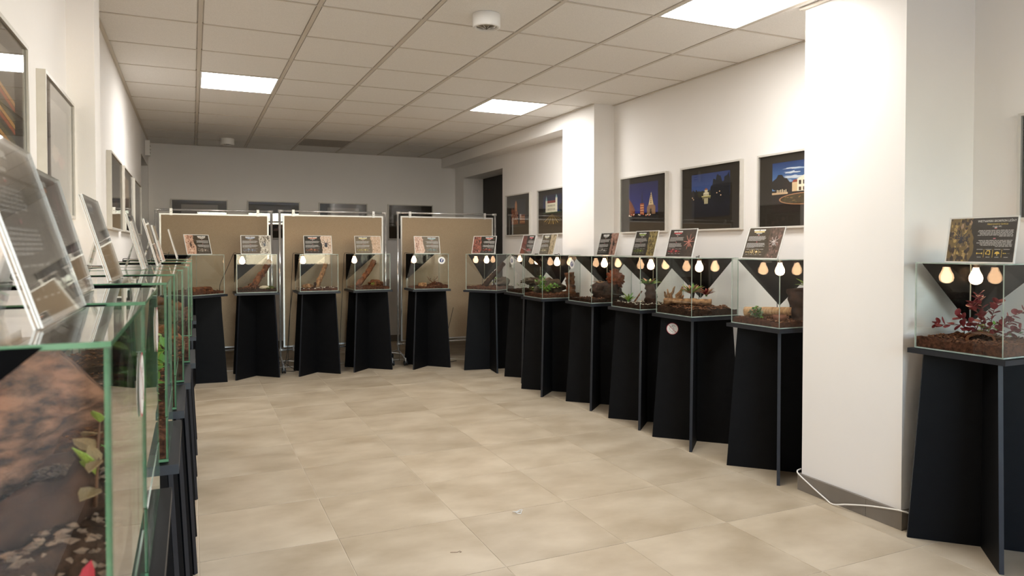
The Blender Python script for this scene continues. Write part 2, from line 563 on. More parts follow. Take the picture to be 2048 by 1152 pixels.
for x in (WX0, (2 * WX0 + WX1) / 3, (WX0 + 2 * WX1) / 3, WX1 - 0.05):
    win.box(x, x + 0.05, YB - 0.14, YB - 0.08, WZ0, WZ1)
win.box(WX0, WX1, YB - 0.14, YB - 0.08, WZ0, WZ0 + 0.05)
win.box(WX0, WX1, YB - 0.14, YB - 0.08, WZ1 - 0.05, WZ1)
window = struct(win.build('added_window_1', M['white']))  # unseen window, added for its daylight
for k in range(3):
    a = WX0 + k * (WX1 - WX0) / 3
    MB().box(a + 0.05, a + (WX1 - WX0) / 3, YB - 0.115, YB - 0.109, WZ0 + 0.05, WZ1 - 0.05, 0, 'y').build('added_window_pane', [M['picglass'], M['edge']], window)
ground = struct(MB().box(-30, 34, -60, YB - 0.3, -0.6, -0.5).build('ground_outside', mat('paving_outside', rgb(150, 146, 138), 0.9, noise_scale=1, noise_amt=0.2)))

# doors in the recesses
door1 = struct(MB().box(XR + 0.31, XR + 0.35, DR0, DR1, 0, DRZ).build('door_1', M['door_dark']))
MB().box(XR + 0.295, XR + 0.31, DR0 + 0.06, DR0 + 0.2, 1.02, 1.045).build('door_handle', M['chrome'], door1)
door2 = struct(MB().box(XL - 0.35, XL - 0.30, 8.73, 10.02, 0, 2.40).build('door_2', M['door_grey']))
MB().box(XL - 0.30, XL - 0.28, 8.83, 8.97, 1.02, 1.045).build('door_handle', M['chrome'], door2)

# pillars and beam
P1 = (3.13, XR + 0.02, 2.335, 2.95)
pillar1 = struct(MB().box(P1[0], P1[1], P1[2], P1[3], 0, HC + 0.02).build('pillar_1', M['wall']))
P2 = (3.42, XR + 0.02, 5.715, 6.33)
pillar2 = struct(MB().box(P2[0], P2[1], P2[2], P2[3], 0, HC + 0.02).build('pillar_2', M['wall']))
beam = struct(MB().box(P2[0], XR + 0.02, P2[3], YF + 0.02, 2.565, HC + 0.02).build('beam_1', M['wall']))
P3 = (XL - 0.02, -0.392, 3.675, 3.885)
pillar3 = struct(MB().box(P3[0], P3[1], P3[2], P3[3], 0, HC + 0.02).build('pillar_3', M['wall']))
# shadow gap strip where the ceiling grid meets the near pillar
struct(MB().box(3.105, P1[0], P1[2] - 0.25, P1[3] + 0.02, HC - 0.012, HC + 0.002).build('trim_1', M['bar']))
# wall angle trims along the ceiling
for k, (a, b, c, d) in enumerate([(XL, XL + 0.022, YB, YF), (XR - 0.022, XR, YB, P2[2]), (P2[0] - 0.022, P2[0], P2[2], YF), (XL, P2[0], YF - 0.022, YF)]):
    struct(MB().box(a, b, c, d, HC - 0.002, HC + 0.002).build('trim_%d' % (k + 2), M['bar']))

# skirting of floor tiles, cut into pieces
def skirting(name, runs, h=0.092, t=0.016):
    root = None
    for (ax, fixed, a0, a1, sgn) in runs:
        ks = clip_lines(a0 + 0.2, 0.6, a0, a1)
        for k in range(len(ks) - 1):
            p, q = ks[k] + (0.0015 if k else 0), ks[k + 1]
            lo, hi = (fixed, fixed + t * sgn) if sgn > 0 else (fixed + t * sgn, fixed)
            mb = MB()
            if ax == 'x':
                mb.box(lo, hi, p, q, 0, h)
            else:
                mb.box(p, q, lo, hi, 0, h)
            o = mb.build('skirting_tile' if root else name, M['skirt'], root)
            if root is None:
                root = struct(o)
    return root
skirting('baseboard_pillar', [('x', P1[0], P1[2] - 0.016, P1[3] + 0.016, -1), ('y', P1[2], P1[0], XR, -1), ('y', P1[3], P1[0], XR, 1)])
skirting('baseboard_right', [('x', XR, P1[3] + 0.02, P2[2] - 0.02, -1), ('x', XR, YB, P1[2] - 0.02, -1), ('x', XR, P2[3] + 0.02, DR0, -1), ('x', P2[0], P2[2], P2[3], -1)])
skirting('baseboard_far', [('y', YF, XL + 0.02, XR - 0.02, -1)])
skirting('baseboard_left', [('x', XL, YB, P3[2] - 0.02, 1), ('x', XL, P3[3] + 0.02, 8.73, 1)])

# round ceiling fittings
def spot(x, y, label):
    t = thing('ceiling_spotlight', label, 'light', (x, y, HC), 0, 'round surface spotlights')
    MB().lathe([(0.078, 0.004), (0.080, -0.002), (0.080, -0.066), (0.074, -0.072), (0.062, -0.072), (0.060, -0.060)], 36).build('housing', M['white'], t, True)
    MB().lathe([(0.060, -0.061), (0.057, -0.066), (0.030, -0.072), (0.006, -0.074)], 32).build('lens', M['lens'], t, True)
    mb = MB()
    for k in range(8):
        an = k * pi / 4
        mb.tube([(0.056 * cos(an), 0.056 * sin(an), -0.067), (0.012 * cos(an), 0.012 * sin(an), -0.0755)], 0.0015, 5)
    mb.build('lens_ribs', M['alu'], t)
spot(1.555, 3.80, 'white round surface spotlight on the ceiling near the middle')
spot(0.405, 9.40, 'small white round spotlight on the ceiling by the far wall')
# alarm sounder on the left wall above the doorway
t = thing('alarm_box', 'white alarm box high on the left wall above the doorway', 'alarm', (XL, 9.55, 2.56))
MB().box(0, 0.05, -0.06, 0.06, -0.09, 0.09).build('body', M['white'], t)
for k in range(3):
    MB().box(0.05, 0.054, -0.04, 0.04, -0.06 + 0.04 * k, -0.045 + 0.04 * k).build('slot', M['vent'], t)
# light switch beside the dark door
t = thing('light_switch', 'white double light switch on the wall beside the dark door', 'switch', (XR, 8.08, 1.24))
MB().box(-0.010, 0, -0.042, 0.042, -0.125, 0.042).build('plate', M['white'], t)
MB().box(-0.016, -0.010, -0.030, 0.030, -0.03, 0.03).build('rocker', M['white'], t)
MB().box(-0.014, -0.010, -0.028, 0.028, -0.115, -0.055).build('socket_face', M['door_grey'], t)
# white cable loosely along the near pillar
def cable(name, pts, r, m, label, cat='cable', n=8, sub=6):
    pts = [Vector(p) for p in pts]
    out = []
    for i in range(len(pts) - 1):
        p0, p1, p2, p3 = pts[max(i - 1, 0)], pts[i], pts[i + 1], pts[min(i + 2, len(pts) - 1)]
        for k in range(sub):
            t = k / sub
            out.append(0.5 * ((2 * p1) + (p2 - p0) * t + (2 * p0 - 5 * p1 + 4 * p2 - p3) * t * t + (3 * p1 - p0 - 3 * p2 + p3) * t ** 3))
    out.append(pts[-1])
    o = MB().tube(out, r, n).build(name, M[m], None, True)
    return tag(o, label, cat)
cable('power_cable', [(3.16, 2.985, 0.105), (3.108, 2.96, 0.098), (3.108, 2.86, 0.05), (3.105, 2.76, 0.012), (3.09, 2.70, 0.006), (3.10, 2.62, 0.03), (3.108, 2.50, 0.062),
                      (3.108, 2.36, 0.092), (3.12, 2.31, 0.095), (3.22, 2.29, 0.06), (3.4, 2.29, 0.01)], 0.004, 'cord_white',
      'white cable drooping along the skirting of the near white pillar')

# ------------------------------------------------------------------ framed photographs
def ellipse(cx, cy, rx, ry, n=16, a0=0.0, a1=2 * pi):
    return [(cx + rx * cos(a0 + (a1 - a0) * k / n), cy + ry * sin(a0 + (a1 - a0) * k / n)) for k in range(n if a1 - a0 > 6.2 else n + 1)]

def rect(x0, y0, x1, y1):
    return [(x0, y0), (x1, y0), (x1, y1), (x0, y1)]

def blob(cx, cy, rx, ry, rnd, n=18, j=0.25):
    out = []
    for k in range(n):
        a = 2 * pi * k / n
        s = 1 + rnd.uniform(-j, j)
        out.append((cx + rx * s * cos(a), cy + ry * s * sin(a)))
    return out

def sky_bands(out, top, bottom, y0, y1, n=10):
    for k in range(n):
        t = (k + 0.5) / n
        c = tuple(bottom[i] + (top[i] - bottom[i]) * t for i in range(3))
        out.append((rect(0, y0 + (y1 - y0) * k / n, 1, y0 + (y1 - y0) * (k + 1) / n), c))

def picture(kind, rnd):
    """flat ink shapes of a small night photograph, unit square; later ones lie on top"""
    o = []
    if kind == 'tower':
        sky_bands(o, (26, 28, 84), (44, 54, 134), 0.16, 1)
        o.append((rect(0, 0, 1, 0.2), (16, 13, 14)))
        o.append(([(0, 0.16), (0.22, 0.16), (0.22, 0.3), (0.1, 0.5), (0, 0.6)], (120, 66, 44)))
        for k in range(9):
            o.append((rect(0.01 + 0.022 * k, 0.22, 0.022 + 0.022 * k, 0.5 - 0.03 * k), (206, 130, 84) if k % 2 else (70, 34, 26)))
        o.append((rect(0.40, 0.16, 0.54, 0.46), (150, 70, 48)))
        for k in range(4):
            for l in range(4):
                o.append((rect(0.415 + 0.03 * k, 0.19 + 0.065 * l, 0.435 + 0.03 * k, 0.225 + 0.065 * l), (236, 178, 120)))
        o.append(([(0.44, 0.46), (0.5, 0.46), (0.472, 0.82)], (40, 36, 62)))
        o.append(([(0.64, 0.16), (0.92, 0.16), (0.92, 0.36), (0.84, 0.42), (0.78, 0.74), (0.70, 0.42), (0.64, 0.34)], (146, 112, 82)))
        o.append(([(0.69, 0.40), (0.86, 0.40), (0.78, 0.74)], (226, 200, 150)))
        for k in range(5):
            o.append((rect(0.755, 0.44 + 0.05 * k, 0.785, 0.47 + 0.05 * k), (120, 90, 66)))
        o.append((rect(0.74, 0.16, 0.80, 0.30), (60, 44, 36)))
        for k in range(14):
            x = rnd.random()
            o.append((ellipse(x * 0.8, 0.13 + 0.05 * rnd.random(), 0.022, 0.016, 8), (250, 238, 214) if k % 3 else (230, 120, 80)))
    elif kind == 'lake':
        sky_bands(o, (34, 54, 110), (74, 104, 168), 0.45, 1)
        sky_bands(o, (22, 24, 40), (12, 13, 24), 0, 0.45)
        o.append((rect(0, 0.40, 1, 0.50), (15, 16, 20)))
        for k in range(12):
            o.append((blob(0.04 + 0.045 * k, 0.53, 0.05, 0.07 + 0.03 * rnd.random(), rnd), (58, 56, 34) if 3 < k else (34, 28, 28)))
        for k in range(10):
            o.append((blob(0.58 + 0.045 * k, 0.55 + 0.03 * rnd.random(), 0.07, 0.16 + 0.12 * rnd.random(), rnd), (14, 17, 26)))
        o.append((blob(0.72, 0.72, 0.08, 0.20, rnd), (12, 15, 24)))
        o.append((blob(0.95, 0.70, 0.10, 0.22, rnd), (12, 15, 24)))
        o.append((rect(0.33, 0.47, 0.47, 0.56), (240, 232, 198)))
        o.append((rect(0.36, 0.55, 0.44, 0.62), (226, 214, 176)))
        o.append(([(0.345, 0.62), (0.455, 0.62), (0.40, 0.67)], (150, 90, 66)))
        for q in range(4):
            o.append((rect(0.345 + 0.032 * q, 0.49, 0.357 + 0.032 * q, 0.53), (120, 104, 70)))
        o.append((rect(0.28, 0.46, 0.52, 0.485), (210, 200, 130)))
        for k in range(12):
            o.append((rect(0.30 + 0.018 * k, 0.44 - 0.10 * rnd.random(), 0.312 + 0.018 * k, 0.45), (196, 186, 140) if k % 2 else (122, 112, 66)))
        o.append((rect(0.35, 0.30, 0.45, 0.43), (190, 180, 142)))
        for (x, y) in ((0.03, 0.46), (0.06, 0.42), (0.75, 0.56), (0.78, 0.47), (0.68, 0.53)):
            o.append((ellipse(x, y, 0.014, 0.016, 8), (238, 196, 150)))
    elif kind == 'palace':
        sky_bands(o, (28, 56, 108), (112, 156, 206), 0.42, 1, 14)
        for k in range(9):
            x, y = 0.25 + 0.65 * rnd.random(), 0.6 + 0.34 * rnd.random()
            o.append((blob(x, y, 0.10 + 0.08 * rnd.random(), 0.014 + 0.016 * rnd.random(), rnd, 14, 0.5), (150, 176, 204) if k % 2 else (206, 214, 222)))
        o.append((rect(0, 0, 1, 0.44), (40, 30, 22)))
        o.append((blob(0.16, 0.56, 0.19, 0.17, rnd), (34, 28, 24)))
        o.append((blob(0.34, 0.5, 0.1, 0.12, rnd), (42, 32, 26)))
        o.append((rect(0.40, 0.40, 1.0, 0.58), (226, 196, 150)))
        o.append(([(0.40, 0.58), (1.0, 0.58), (0.97, 0.63), (0.43, 0.63)], (154, 66, 46)))
        o.append((rect(0.50, 0.40, 0.76, 0.63), (248, 238, 210)))
        o.append(([(0.48, 0.63), (0.78, 0.63), (0.63, 0.71)], (250, 240, 214)))
        for k in range(3):
            o.append((rect(0.53 + 0.08 * k, 0.53, 0.575 + 0.08 * k, 0.61), (70, 54, 44)))
            o.append((rect(0.53 + 0.08 * k, 0.41, 0.575 + 0.08 * k, 0.48), (90, 62, 44)))
        for k in range(4):
            o.append((rect(0.79 + 0.05 * k, 0.43, 0.81 + 0.05 * k, 0.49), (96, 66, 46)))
            o.append((rect(0.79 + 0.05 * k, 0.52, 0.81 + 0.05 * k, 0.57), (96, 66, 46)))
        o.append((ellipse(0.66, 0.25, 0.52, 0.12, 28), (170, 122, 84)))
        o.append((ellipse(0.66, 0.25, 0.49, 0.10, 28), (72, 56, 26)))
        for k in range(40):
            a, q = 2 * pi * rnd.random(), rnd.random() ** 0.5
            o.append((ellipse(0.66 + 0.46 * q * cos(a), 0.25 + 0.09 * q * sin(a), 0.02, 0.008, 6), (150, 116, 60) if k % 2 else (96, 92, 44)))
        o.append((rect(0, 0.36, 0.32, 0.40), (214, 180, 140)))
        for k in range(6):
            o.append((rect(0.10 + 0.035 * k, 0.40, 0.118 + 0.035 * k, 0.44 + 0.03 * rnd.random()), (240, 220, 180)))
    elif kind == 'brick':
        sky_bands(o, (16, 18, 32), (30, 34, 56), 0.1, 1)
        o.append((rect(0, 0, 1, 0.12), (12, 11, 11)))
        o.append((rect(0.06, 0.10, 0.50, 0.58), (134, 66, 40)))
        o.append(([(0.30, 0.58), (0.44, 0.58), (0.44, 0.84), (0.37, 0.98), (0.30, 0.84)], (196, 132, 84)))
        o.append(([(0.06, 0.58), (0.16, 0.58), (0.11, 0.74)], (176, 104, 66)))
        o.append(([(0.18, 0.58), (0.28, 0.58), (0.23, 0.70)], (176, 104, 66)))
        for k in range(6):
            for l in range(5):
                o.append((rect(0.085 + 0.07 * k, 0.16 + 0.08 * l, 0.115 + 0.07 * k, 0.205 + 0.08 * l), (236, 180, 110) if (k + l) % 2 else (60, 30, 22)))
        o.append((rect(0.62, 0.10, 0.96, 0.44), (118, 60, 42)))
        for k in range(4):
            for l in range(3):
                o.append((rect(0.65 + 0.08 * k, 0.15 + 0.09 * l, 0.69 + 0.08 * k, 0.20 + 0.09 * l), (224, 170, 110)))
    elif kind == 'castle':
        sky_bands(o, (20, 24, 54), (40, 66, 120), 0.4, 1)
        o.append((rect(0, 0, 1, 0.42), (40, 32, 18)))
        for k in range(16):
            a = pi * k / 15
            o.append(([(0.5, 0.36), (0.5 + 0.62 * cos(a) - 0.02, 0.36 - 0.34 * sin(a)), (0.5 + 0.62 * cos(a) + 0.02, 0.36 - 0.34 * sin(a))], (206, 170, 92) if k % 2 else (130, 104, 48)))
        o.append((rect(0, 0.38, 1, 0.43), (52, 70, 40)))
        o.append((rect(0.16, 0.42, 0.74, 0.72), (240, 234, 206)))
        o.append(([(0.16, 0.72), (0.74, 0.72), (0.70, 0.80), (0.22, 0.80)], (134, 52, 46)))
        o.append((rect(0.14, 0.42, 0.24, 0.80), (232, 226, 204)))
        o.append(([(0.14, 0.80), (0.24, 0.80), (0.19, 0.98)], (150, 190, 190)))
        o.append((rect(0.68, 0.42, 0.78, 0.88), (244, 238, 216)))
        o.append(([(0.68, 0.88), (0.78, 0.88), (0.73, 1.0)], (150, 190, 190)))
        for k in range(6):
            for l in range(2):
                o.append((rect(0.27 + 0.07 * k, 0.48 + 0.12 * l, 0.295 + 0.07 * k, 0.55 + 0.12 * l), (86, 76, 60)))
        o.append((blob(0.95, 0.55, 0.1, 0.12, rnd), (16, 20, 16)))
        o.append((blob(0.05, 0.5, 0.09, 0.08, rnd), (16, 20, 16)))
    elif kind == 'streaks':
        sky_bands(o, (112, 104, 80), (30, 24, 20), 0, 1)
        for k in range(14):
            y = 0.12 + 0.05 * k
            c = [(196, 96, 52), (226, 168, 88), (120, 110, 70), (60, 70, 56)][k % 4]
            o.append(([(0, y), (1, y - 0.22), (1, y - 0.18), (0, y + 0.035)], c))
    elif kind == 'glass_glare':  # pale bands and blobs paint reflections in the picture glass
        sky_bands(o, (120, 112, 104), (66, 58, 54), 0, 1)
        o.append((blob(0.4, 0.4, 0.2, 0.1, rnd), (170, 150, 136)))
        o.append((blob(0.7, 0.35, 0.18, 0.08, rnd), (140, 96, 90)))
    elif kind == 'spires':
        sky_bands(o, (196, 170, 140), (216, 170, 130), 0.2, 1)
        o.append((rect(0, 0, 1, 0.3), (60, 50, 42)))
        for x in (0.15, 0.4, 0.62, 0.8):
            o.append(([(x - 0.07, 0.2), (x + 0.07, 0.2), (x + 0.05, 0.45), (x, 0.62), (x - 0.05, 0.45)], (86, 72, 58)))
    else:
        sky_bands(o, (50, 46, 46), (34, 31, 30), 0, 1)
        for k in range(16):
            o.append((blob(rnd.random(), rnd.random() * 0.6, 0.07, 0.09, rnd), (70 + k * 5, 60 + k * 3, 58 + k * 2)))
    return o

def ink_mesh(polys, w, h, mname, eps=0.00012):
    """polys in the unit square -> flat print in local y (across) and z (up), facing -x"""
    mb = MB()
    for k, (pts, c) in enumerate(polys):
        P = [(-eps * (k + 1) * 0.25, -(min(max(p[0], 0), 1) - 0.5) * w, (min(max(p[1], 0), 1) - 0.5) * h) for p in pts]
        mb.poly(P, 0, rgb(*c))
    return mb.mesh('photo_print', M[mname])

def framed(loc, rz, label, kind, seed, w=0.70, h=0.51, pw=0.44, ph=0.335):
    """local: hangs in the yz plane, looks along -x"""
    t = thing('framed_photograph', label, 'picture', loc, rz, 'silver framed photographs along the walls')
    b, d = 0.013, 0.030
    mb = MB()
    mb.box(-d, 0, -w / 2, w / 2, -h / 2, -h / 2 + b)
    mb.box(-d, 0, -w / 2, w / 2, h / 2 - b, h / 2)
    mb.box(-d, 0, -w / 2, -w / 2 + b, -h / 2 + b, h / 2 - b)
    mb.box(-d, 0, w / 2 - b, w / 2, -h / 2 + b, h / 2 - b)
    mb.build('frame', M['frame'], t)
    MB().box(-0.014, -0.008, -w / 2 + b, w / 2 - b, -h / 2 + b, h / 2 - b).build('mat_board', M['mat'], t)
    rnd = random.Random(seed)
    p = link('photo_print', ink_mesh(picture(kind, rnd), pw, ph, 'print'), t, (-0.0143, 0, 0.02))
    g = 0.0235
    MB().box(-g, -g + 0.002, -w / 2 + b, w / 2 - b, -h / 2 + b, h / 2 - b, 0, 'x').build('picture_glass', [M['picglass'], M['edge']], t)
    return t
ZP = 1.755
framed((XR, 5.222, ZP), 0, 'framed night photo of a lit gable tower between the two white pillars', 'tower', 1)
framed((XR, 4.335, ZP), 0, 'framed night photo of a lit house mirrored in a lake', 'lake', 2)
framed((XR, 3.475, ZP), 0, 'framed photo of a white palace under blue sky, behind the near pillar', 'palace', 3)
framed((XR, 7.85, ZP + 0.015), 0, 'framed night photo of a brick town hall beside the dark door', 'brick', 4)
framed((XR, 6.95, ZP + 0.015), 0, 'framed night photo of a white castle with two spires', 'castle', 5)
framed((XR, 1.755, ZP), 0, 'framed photo on the wall at the edge right of the scorpion card', 'dusk', 6)
framed((XL, 2.36, ZP), pi, 'framed photo with orange streaks on the near left wall', 'streaks', 7)
framed((XL, 3.335, ZP - 0.005), pi, 'pale reflecting framed photo just before the left wall projection', 'glass_glare', 8, 0.68)
framed((XL, 5.64, ZP - 0.01), pi, 'first of three framed photos on the left wall beyond the projection', 'dusk', 9, 0.78)
framed((XL, 6.66, ZP - 0.005), pi, 'framed photo of spires, middle of three on the far left wall', 'spires', 10, 0.86)
framed((XL, 7.78, ZP - 0.005), pi, 'last of three framed photos on the left wall, beside the doorway', 'dusk', 11, 0.92)
for k, (xa, xb) in enumerate([(-0.236, 0.425), (0.68, 1.359), (1.614, 2.30), (2.591, 3.283)]):
    framed(((xa + xb) / 2, YF, 1.745), pi / 2, ['framed photo on the far wall above the first felt board', 'framed photo on the far wall behind the gap of first and second boards',
           'framed photo on the far wall above the second felt board', 'dark framed photo on the far wall behind the third board'][k], 'dusk' if k % 2 else 'glass_glare', 20 + k, 0.68)

# ------------------------------------------------------------------ rolling felt boards before the far wall
def display_board(x0, x1, y, ry, label, top=1.795):
    w = x1 - x0
    t = thing('display_board', label, 'display board', ((x0 + x1) / 2, y, 0), ry, 'rolling felt display boards')
    a = w / 2
    r = 0.0125
    for s in (-1, 1):
        MB().tube([(s * (a - r), 0, 0.13), (s * (a - r), 0, top - r)], r, 12).build('post', M['chrome'], t, True)
    MB().tube([(-a + r, 0, top - r), (a - r, 0, top - r)], r * 0.85, 12).build('top_rail', M['chrome'], t, True)
    MB().tube([(-a + r, 0, 0.215), (a - r, 0, 0.215)], r * 0.85, 12).build('bottom_rail', M['chrome'], t, True)
    for s in (-1, 1):
        for z in (top - r, 0.215):
            MB().tube([(s * (a + 0.003), 0, z), (s * (a - 0.03), 0, z), (s * (a - 0.055), 0, z)], [0.016, 0.015, 0.0115], 10).build('corner_joint', M['alu'], t, True)
    px, pz0, pz1 = a - 0.045, 0.245, top - 0.052
    pb = 0.016
    fr = MB()
    fr.box(-px, px, -0.012, 0.012, pz0, pz0 + pb)
    fr.box(-px, px, -0.012, 0.012, pz1 - pb, pz1)
    fr.box(-px, -px + pb, -0.012, 0.012, pz0 + pb, pz1 - pb)
    fr.box(px - pb, px, -0.012, 0.012, pz0 + pb, pz1 - pb)
    fr.build('panel_frame', M['alu'], t)
    MB().box(-px + pb, px - pb, -0.007, 0.007, pz0 + pb, pz1 - pb).build('felt_panel', M['felt'], t)
    for s in (-1, 1):
        for z0, z1 in ((pz1 - 0.02, top + 0.003), (0.20, pz0 + 0.02)):
            c = MB().box(s * (a - 0.16) - 0.014, s * (a - 0.16) + 0.014, -0.018, 0.018, z0, z1).build('clamp', M['alu'], t)
            MB().tube([(s * (a - 0.16), -0.018, (z0 + z1) / 2), (s * (a - 0.16), -0.022, (z0 + z1) / 2)], 0.004, 8).build('screw', M['rubber'], c)
    for s in (-1, 1):
        ft = MB()
        x = s * (a - r)
        ft.tube([(x, -0.30, 0.075), (x, -0.26, 0.085), (x, -0.03, 0.135), (x, 0.03, 0.135), (x, 0.26, 0.085), (x, 0.30, 0.075)], 0.0105, 8)
        ft.build('foot', M['chrome'], t, True)
        for q in (-1, 1):
            wh = MB()
            wh.tube([(x - 0.020, q * 0.30, 0.028), (x - 0.006, q * 0.30, 0.028)], 0.028, 18)
            wh.tube([(x + 0.006, q * 0.30, 0.028), (x + 0.020, q * 0.30, 0.028)], 0.028, 18)
            c = wh.build('caster', M['rubber'], t)
            MB().tube([(x, q * 0.30, 0.030), (x, q * 0.30, 0.085)], 0.0075, 8).build('caster_stem', M['alu'], c)
    return t
display_board(-0.366, 0.845, 8.55, 0, 'beige felt board on casters at the left, by the doorway')
display_board(0.886, 2.118, 8.33, 0, 'beige felt board on casters in the middle of the three')
display_board(2.232, 3.53, 8.30, R(1.2), 'beige felt board on casters beside the dark door', 1.80)
# ------------------------------------------------------------------ plinths, tanks, lamps, cards
TZ, TS, TH = 0.90, 0.40, 0.40
LOW = 0.010        # the plinths of the left row are a little lower
def tz(key):
    return TZ - (LOW if key[0] == 'l' else 0.0)
# key: (x, y, turn in degrees, edge look, words that single the tank out)
TANKS = {
    't9': (3.290, 2.046, 0, 'p', 'red-leaved plant beyond the white pillar'),
    't8': (3.275, 3.270, 0, 'p', 'pale peeled log'),
    't7': (3.245, 4.018, 0, 'p', 'pink-tipped bromeliad'),
    't6': (3.255, 4.630, 0, 'p', 'bromeliad growing on a stump'),
    't5': (3.245, 5.323, 0, 'p', 'orange fibre mound'),
    't4': (3.120, 5.990, 0, 'p', 'small-leaved green bush'),
    't3': (3.235, 6.660, 0, 'p', 'jutting brown rock'),
    't2': (3.060, 7.366, 37, 'p', 'dark slanting branch in the far right corner'),
    'a5': (2.476, 7.870, 87, 'p', 'blue f sticker on its front'),
    'a4': (1.815, 7.985, 92, 'p', 'reddish leaning cork tube'),
    'a3': (1.240, 7.960, 90, 'p', 'pale leaning cork log'),
    'a2': (0.615, 8.010, 90, 'p', 'leaning gnarled root'),
    'a1': (0.015, 7.780, 130, 'p', 'round bark hide in the far left corner'),
    'l1': (-0.262, 0.872, 180, 'g', 'red leaf nearest the camera'),
    'l2': (-0.262, 1.345, 180, 'g', 'crossed-out round sticker on its glass'),
    'l3': (-0.252, 1.950, 180, 'g', 'bushy green plant, third in the left row'),
    'l4': (-0.246, 2.510, 180, 'g', 'low green plant, fourth in the left row'),
    'l5': (-0.230, 2.975, 180, 'g', 'dark bark, fifth in the left row'),
    'l6': (-0.212, 3.440, 180, 'g', 'reddish bark, sixth in the left row'),
    'l7': (-0.205, 4.400, 180, 'g', 'dark rock, seventh in the left row'),
    'l8': (-0.200, 5.300, 180, 'g', 'brown log, last of the left row'),
}
# shared part meshes -------------------------------------------------
plate_me = MB().box(-0.221, 0.221, -0.221, 0.221, 0.876, 0.898, 0, 'z').mesh('top_plate', [M['black'], M['blackedge']])
def plinth_board(flip):
    d0, d1, t = 0.305, 0.245, 0.009
    mb = MB()
    mb.prism([(-d0, 0.0), (d0, 0.0), (d1, 0.876), (-d1, 0.876)], 'y', -t, t)
    a = R(45 if flip else -45)
    ca, sa = cos(a), sin(a)
    mb.v = [(x * ca - y * sa, x * sa + y * ca, z) for (x, y, z) in mb.v]
    for k, f in enumerate(mb.f):
        zs = [mb.v[i][2] for i in f]
        if k >= 2:
            mb.m[k] = 1
    return mb.mesh('cross_board', [M['black'], M['blackedge']], False, True)
board_me = [plinth_board(False), plinth_board(True)]
h = TS / 2
g = 0.005
def pane_set(edge):
    mm = [M['glass'], M[edge]]
    return {
        'bottom_pane': MB().box(-h, h, -h, h, 0.0, 0.006, 0, 'z').mesh('bottom_pane', mm),
        'back_pane': MB().box(h - g, h, -h + g, h - g, 0.006, TH - g, 0, 'x').mesh('back_pane', mm),
        'side_pane': MB().box(-h, h, h - g, h, 0.006, TH - g, 0, 'y').mesh('side_pane', mm),
        'side_pane_near': MB().box(-h, h, -h, -h + g, 0.006, TH - g, 0, 'y').mesh('side_pane', mm),
        'front_sill_pane': MB().box(-h, -h + g, -h + g, h - g, 0.006, 0.098, 0, 'x').mesh('front_sill_pane', mm),
        'front_door_pane': MB().box(-h + 0.001, -h + g + 0.001, -h + g, h - g, 0.1005, TH - g, 0, 'x').mesh('front_door_pane', mm),
        'lid': MB().box(-h, h, -h, h, TH - g + 0.0005, TH + 0.0005, 0, 'z').mesh('lid', mm),
    }
panes = {'p': pane_set('edge_pale'), 'g': pane_set('edge')}
arm, drop = 0.352, 0.305
back_me = [MB().prism([(h, TH - 0.002), (h - arm, TH - 0.002), (h, TH - drop)], 'x', h + 0.001, h + 0.004).mesh('black_backing', M['backing'], False, True),
           MB().prism([(h, TH - 0.002), (h, TH - drop), (h - arm, TH - 0.002)], 'y', h + 0.001, h + 0.004).mesh('black_backing', M['backing'], False, True)]
bulb_prof = [(0.010, 0.052), (0.0125, 0.046), (0.0145, 0.036), (0.020, 0.024), (0.0265, 0.010), (0.029, -0.003), (0.0265, -0.017), (0.020, -0.026), (0.010, -0.0315), (0.002, -0.033)]
bulb_me = MB().lathe(list(reversed(bulb_prof)), 24).mesh('bulb', M['bulb'], True)
socket_me = MB().lathe([(0.012, 0.048), (0.0165, 0.050), (0.0165, 0.062), (0.020, 0.063), (0.020, 0.067), (0.010, 0.069)], 20).mesh('socket', M['socket'], True)
clamp_me = MB().tube([(0, 0, 0.066), (0.0, 0, 0.0702)], 0.012, 10).mesh('clip', M['alu'])
cord_in_me = MB().tube([(0, 0, 0.0685), (0.03, 0.03, 0.0690), (0.062, 0.062, 0.070), (0.0725, 0.0725, 0.066)], 0.0028, 6).mesh('lead', M['cord_black'], True)

def to_world(key, p):
    x, y, a = TANKS[key][:3]
    ca, sa = cos(R(a)), sin(R(a))
    return (x + p[0] * ca - p[1] * sa, y + p[0] * sa + p[1] * ca, tz(key) + p[2])

tank_root = {}
for key, (x, y, a, eg, words) in TANKS.items():
    rz = R(a)
    p = thing('display_plinth', 'black cross-board plinth under tank with %s' % words, 'plinth', (x, y, 0), rz, 'black cross-board plinths')
    p.scale = (1, 1, tz(key) / TZ)
    link('top_plate', plate_me, p)
    for k in range(2):
        link('cross_board', board_me[k], p)
    t = thing('terrarium', 'glass tank with the %s' % words, 'terrarium', (x, y, tz(key)), rz, 'glass terrariums on plinths')
    tank_root[key] = t
    for nm, me in panes[eg].items():
        link('side_pane' if nm.startswith('side') else nm, me, t)
    for k in range(2):
        link('black_backing', back_me[k], t)
    lp = to_world(key, (0.125, 0.125, 0.325))
    lamp = thing('heat_lamp', 'lit bulb inside tank with %s' % words, 'lamp', lp, rz, 'lit bulbs in the tank corners')
    link('bulb', bulb_me, lamp)
    link('socket', socket_me, lamp)
    link('clip', clamp_me, lamp)
    link('lead', cord_in_me, lamp)

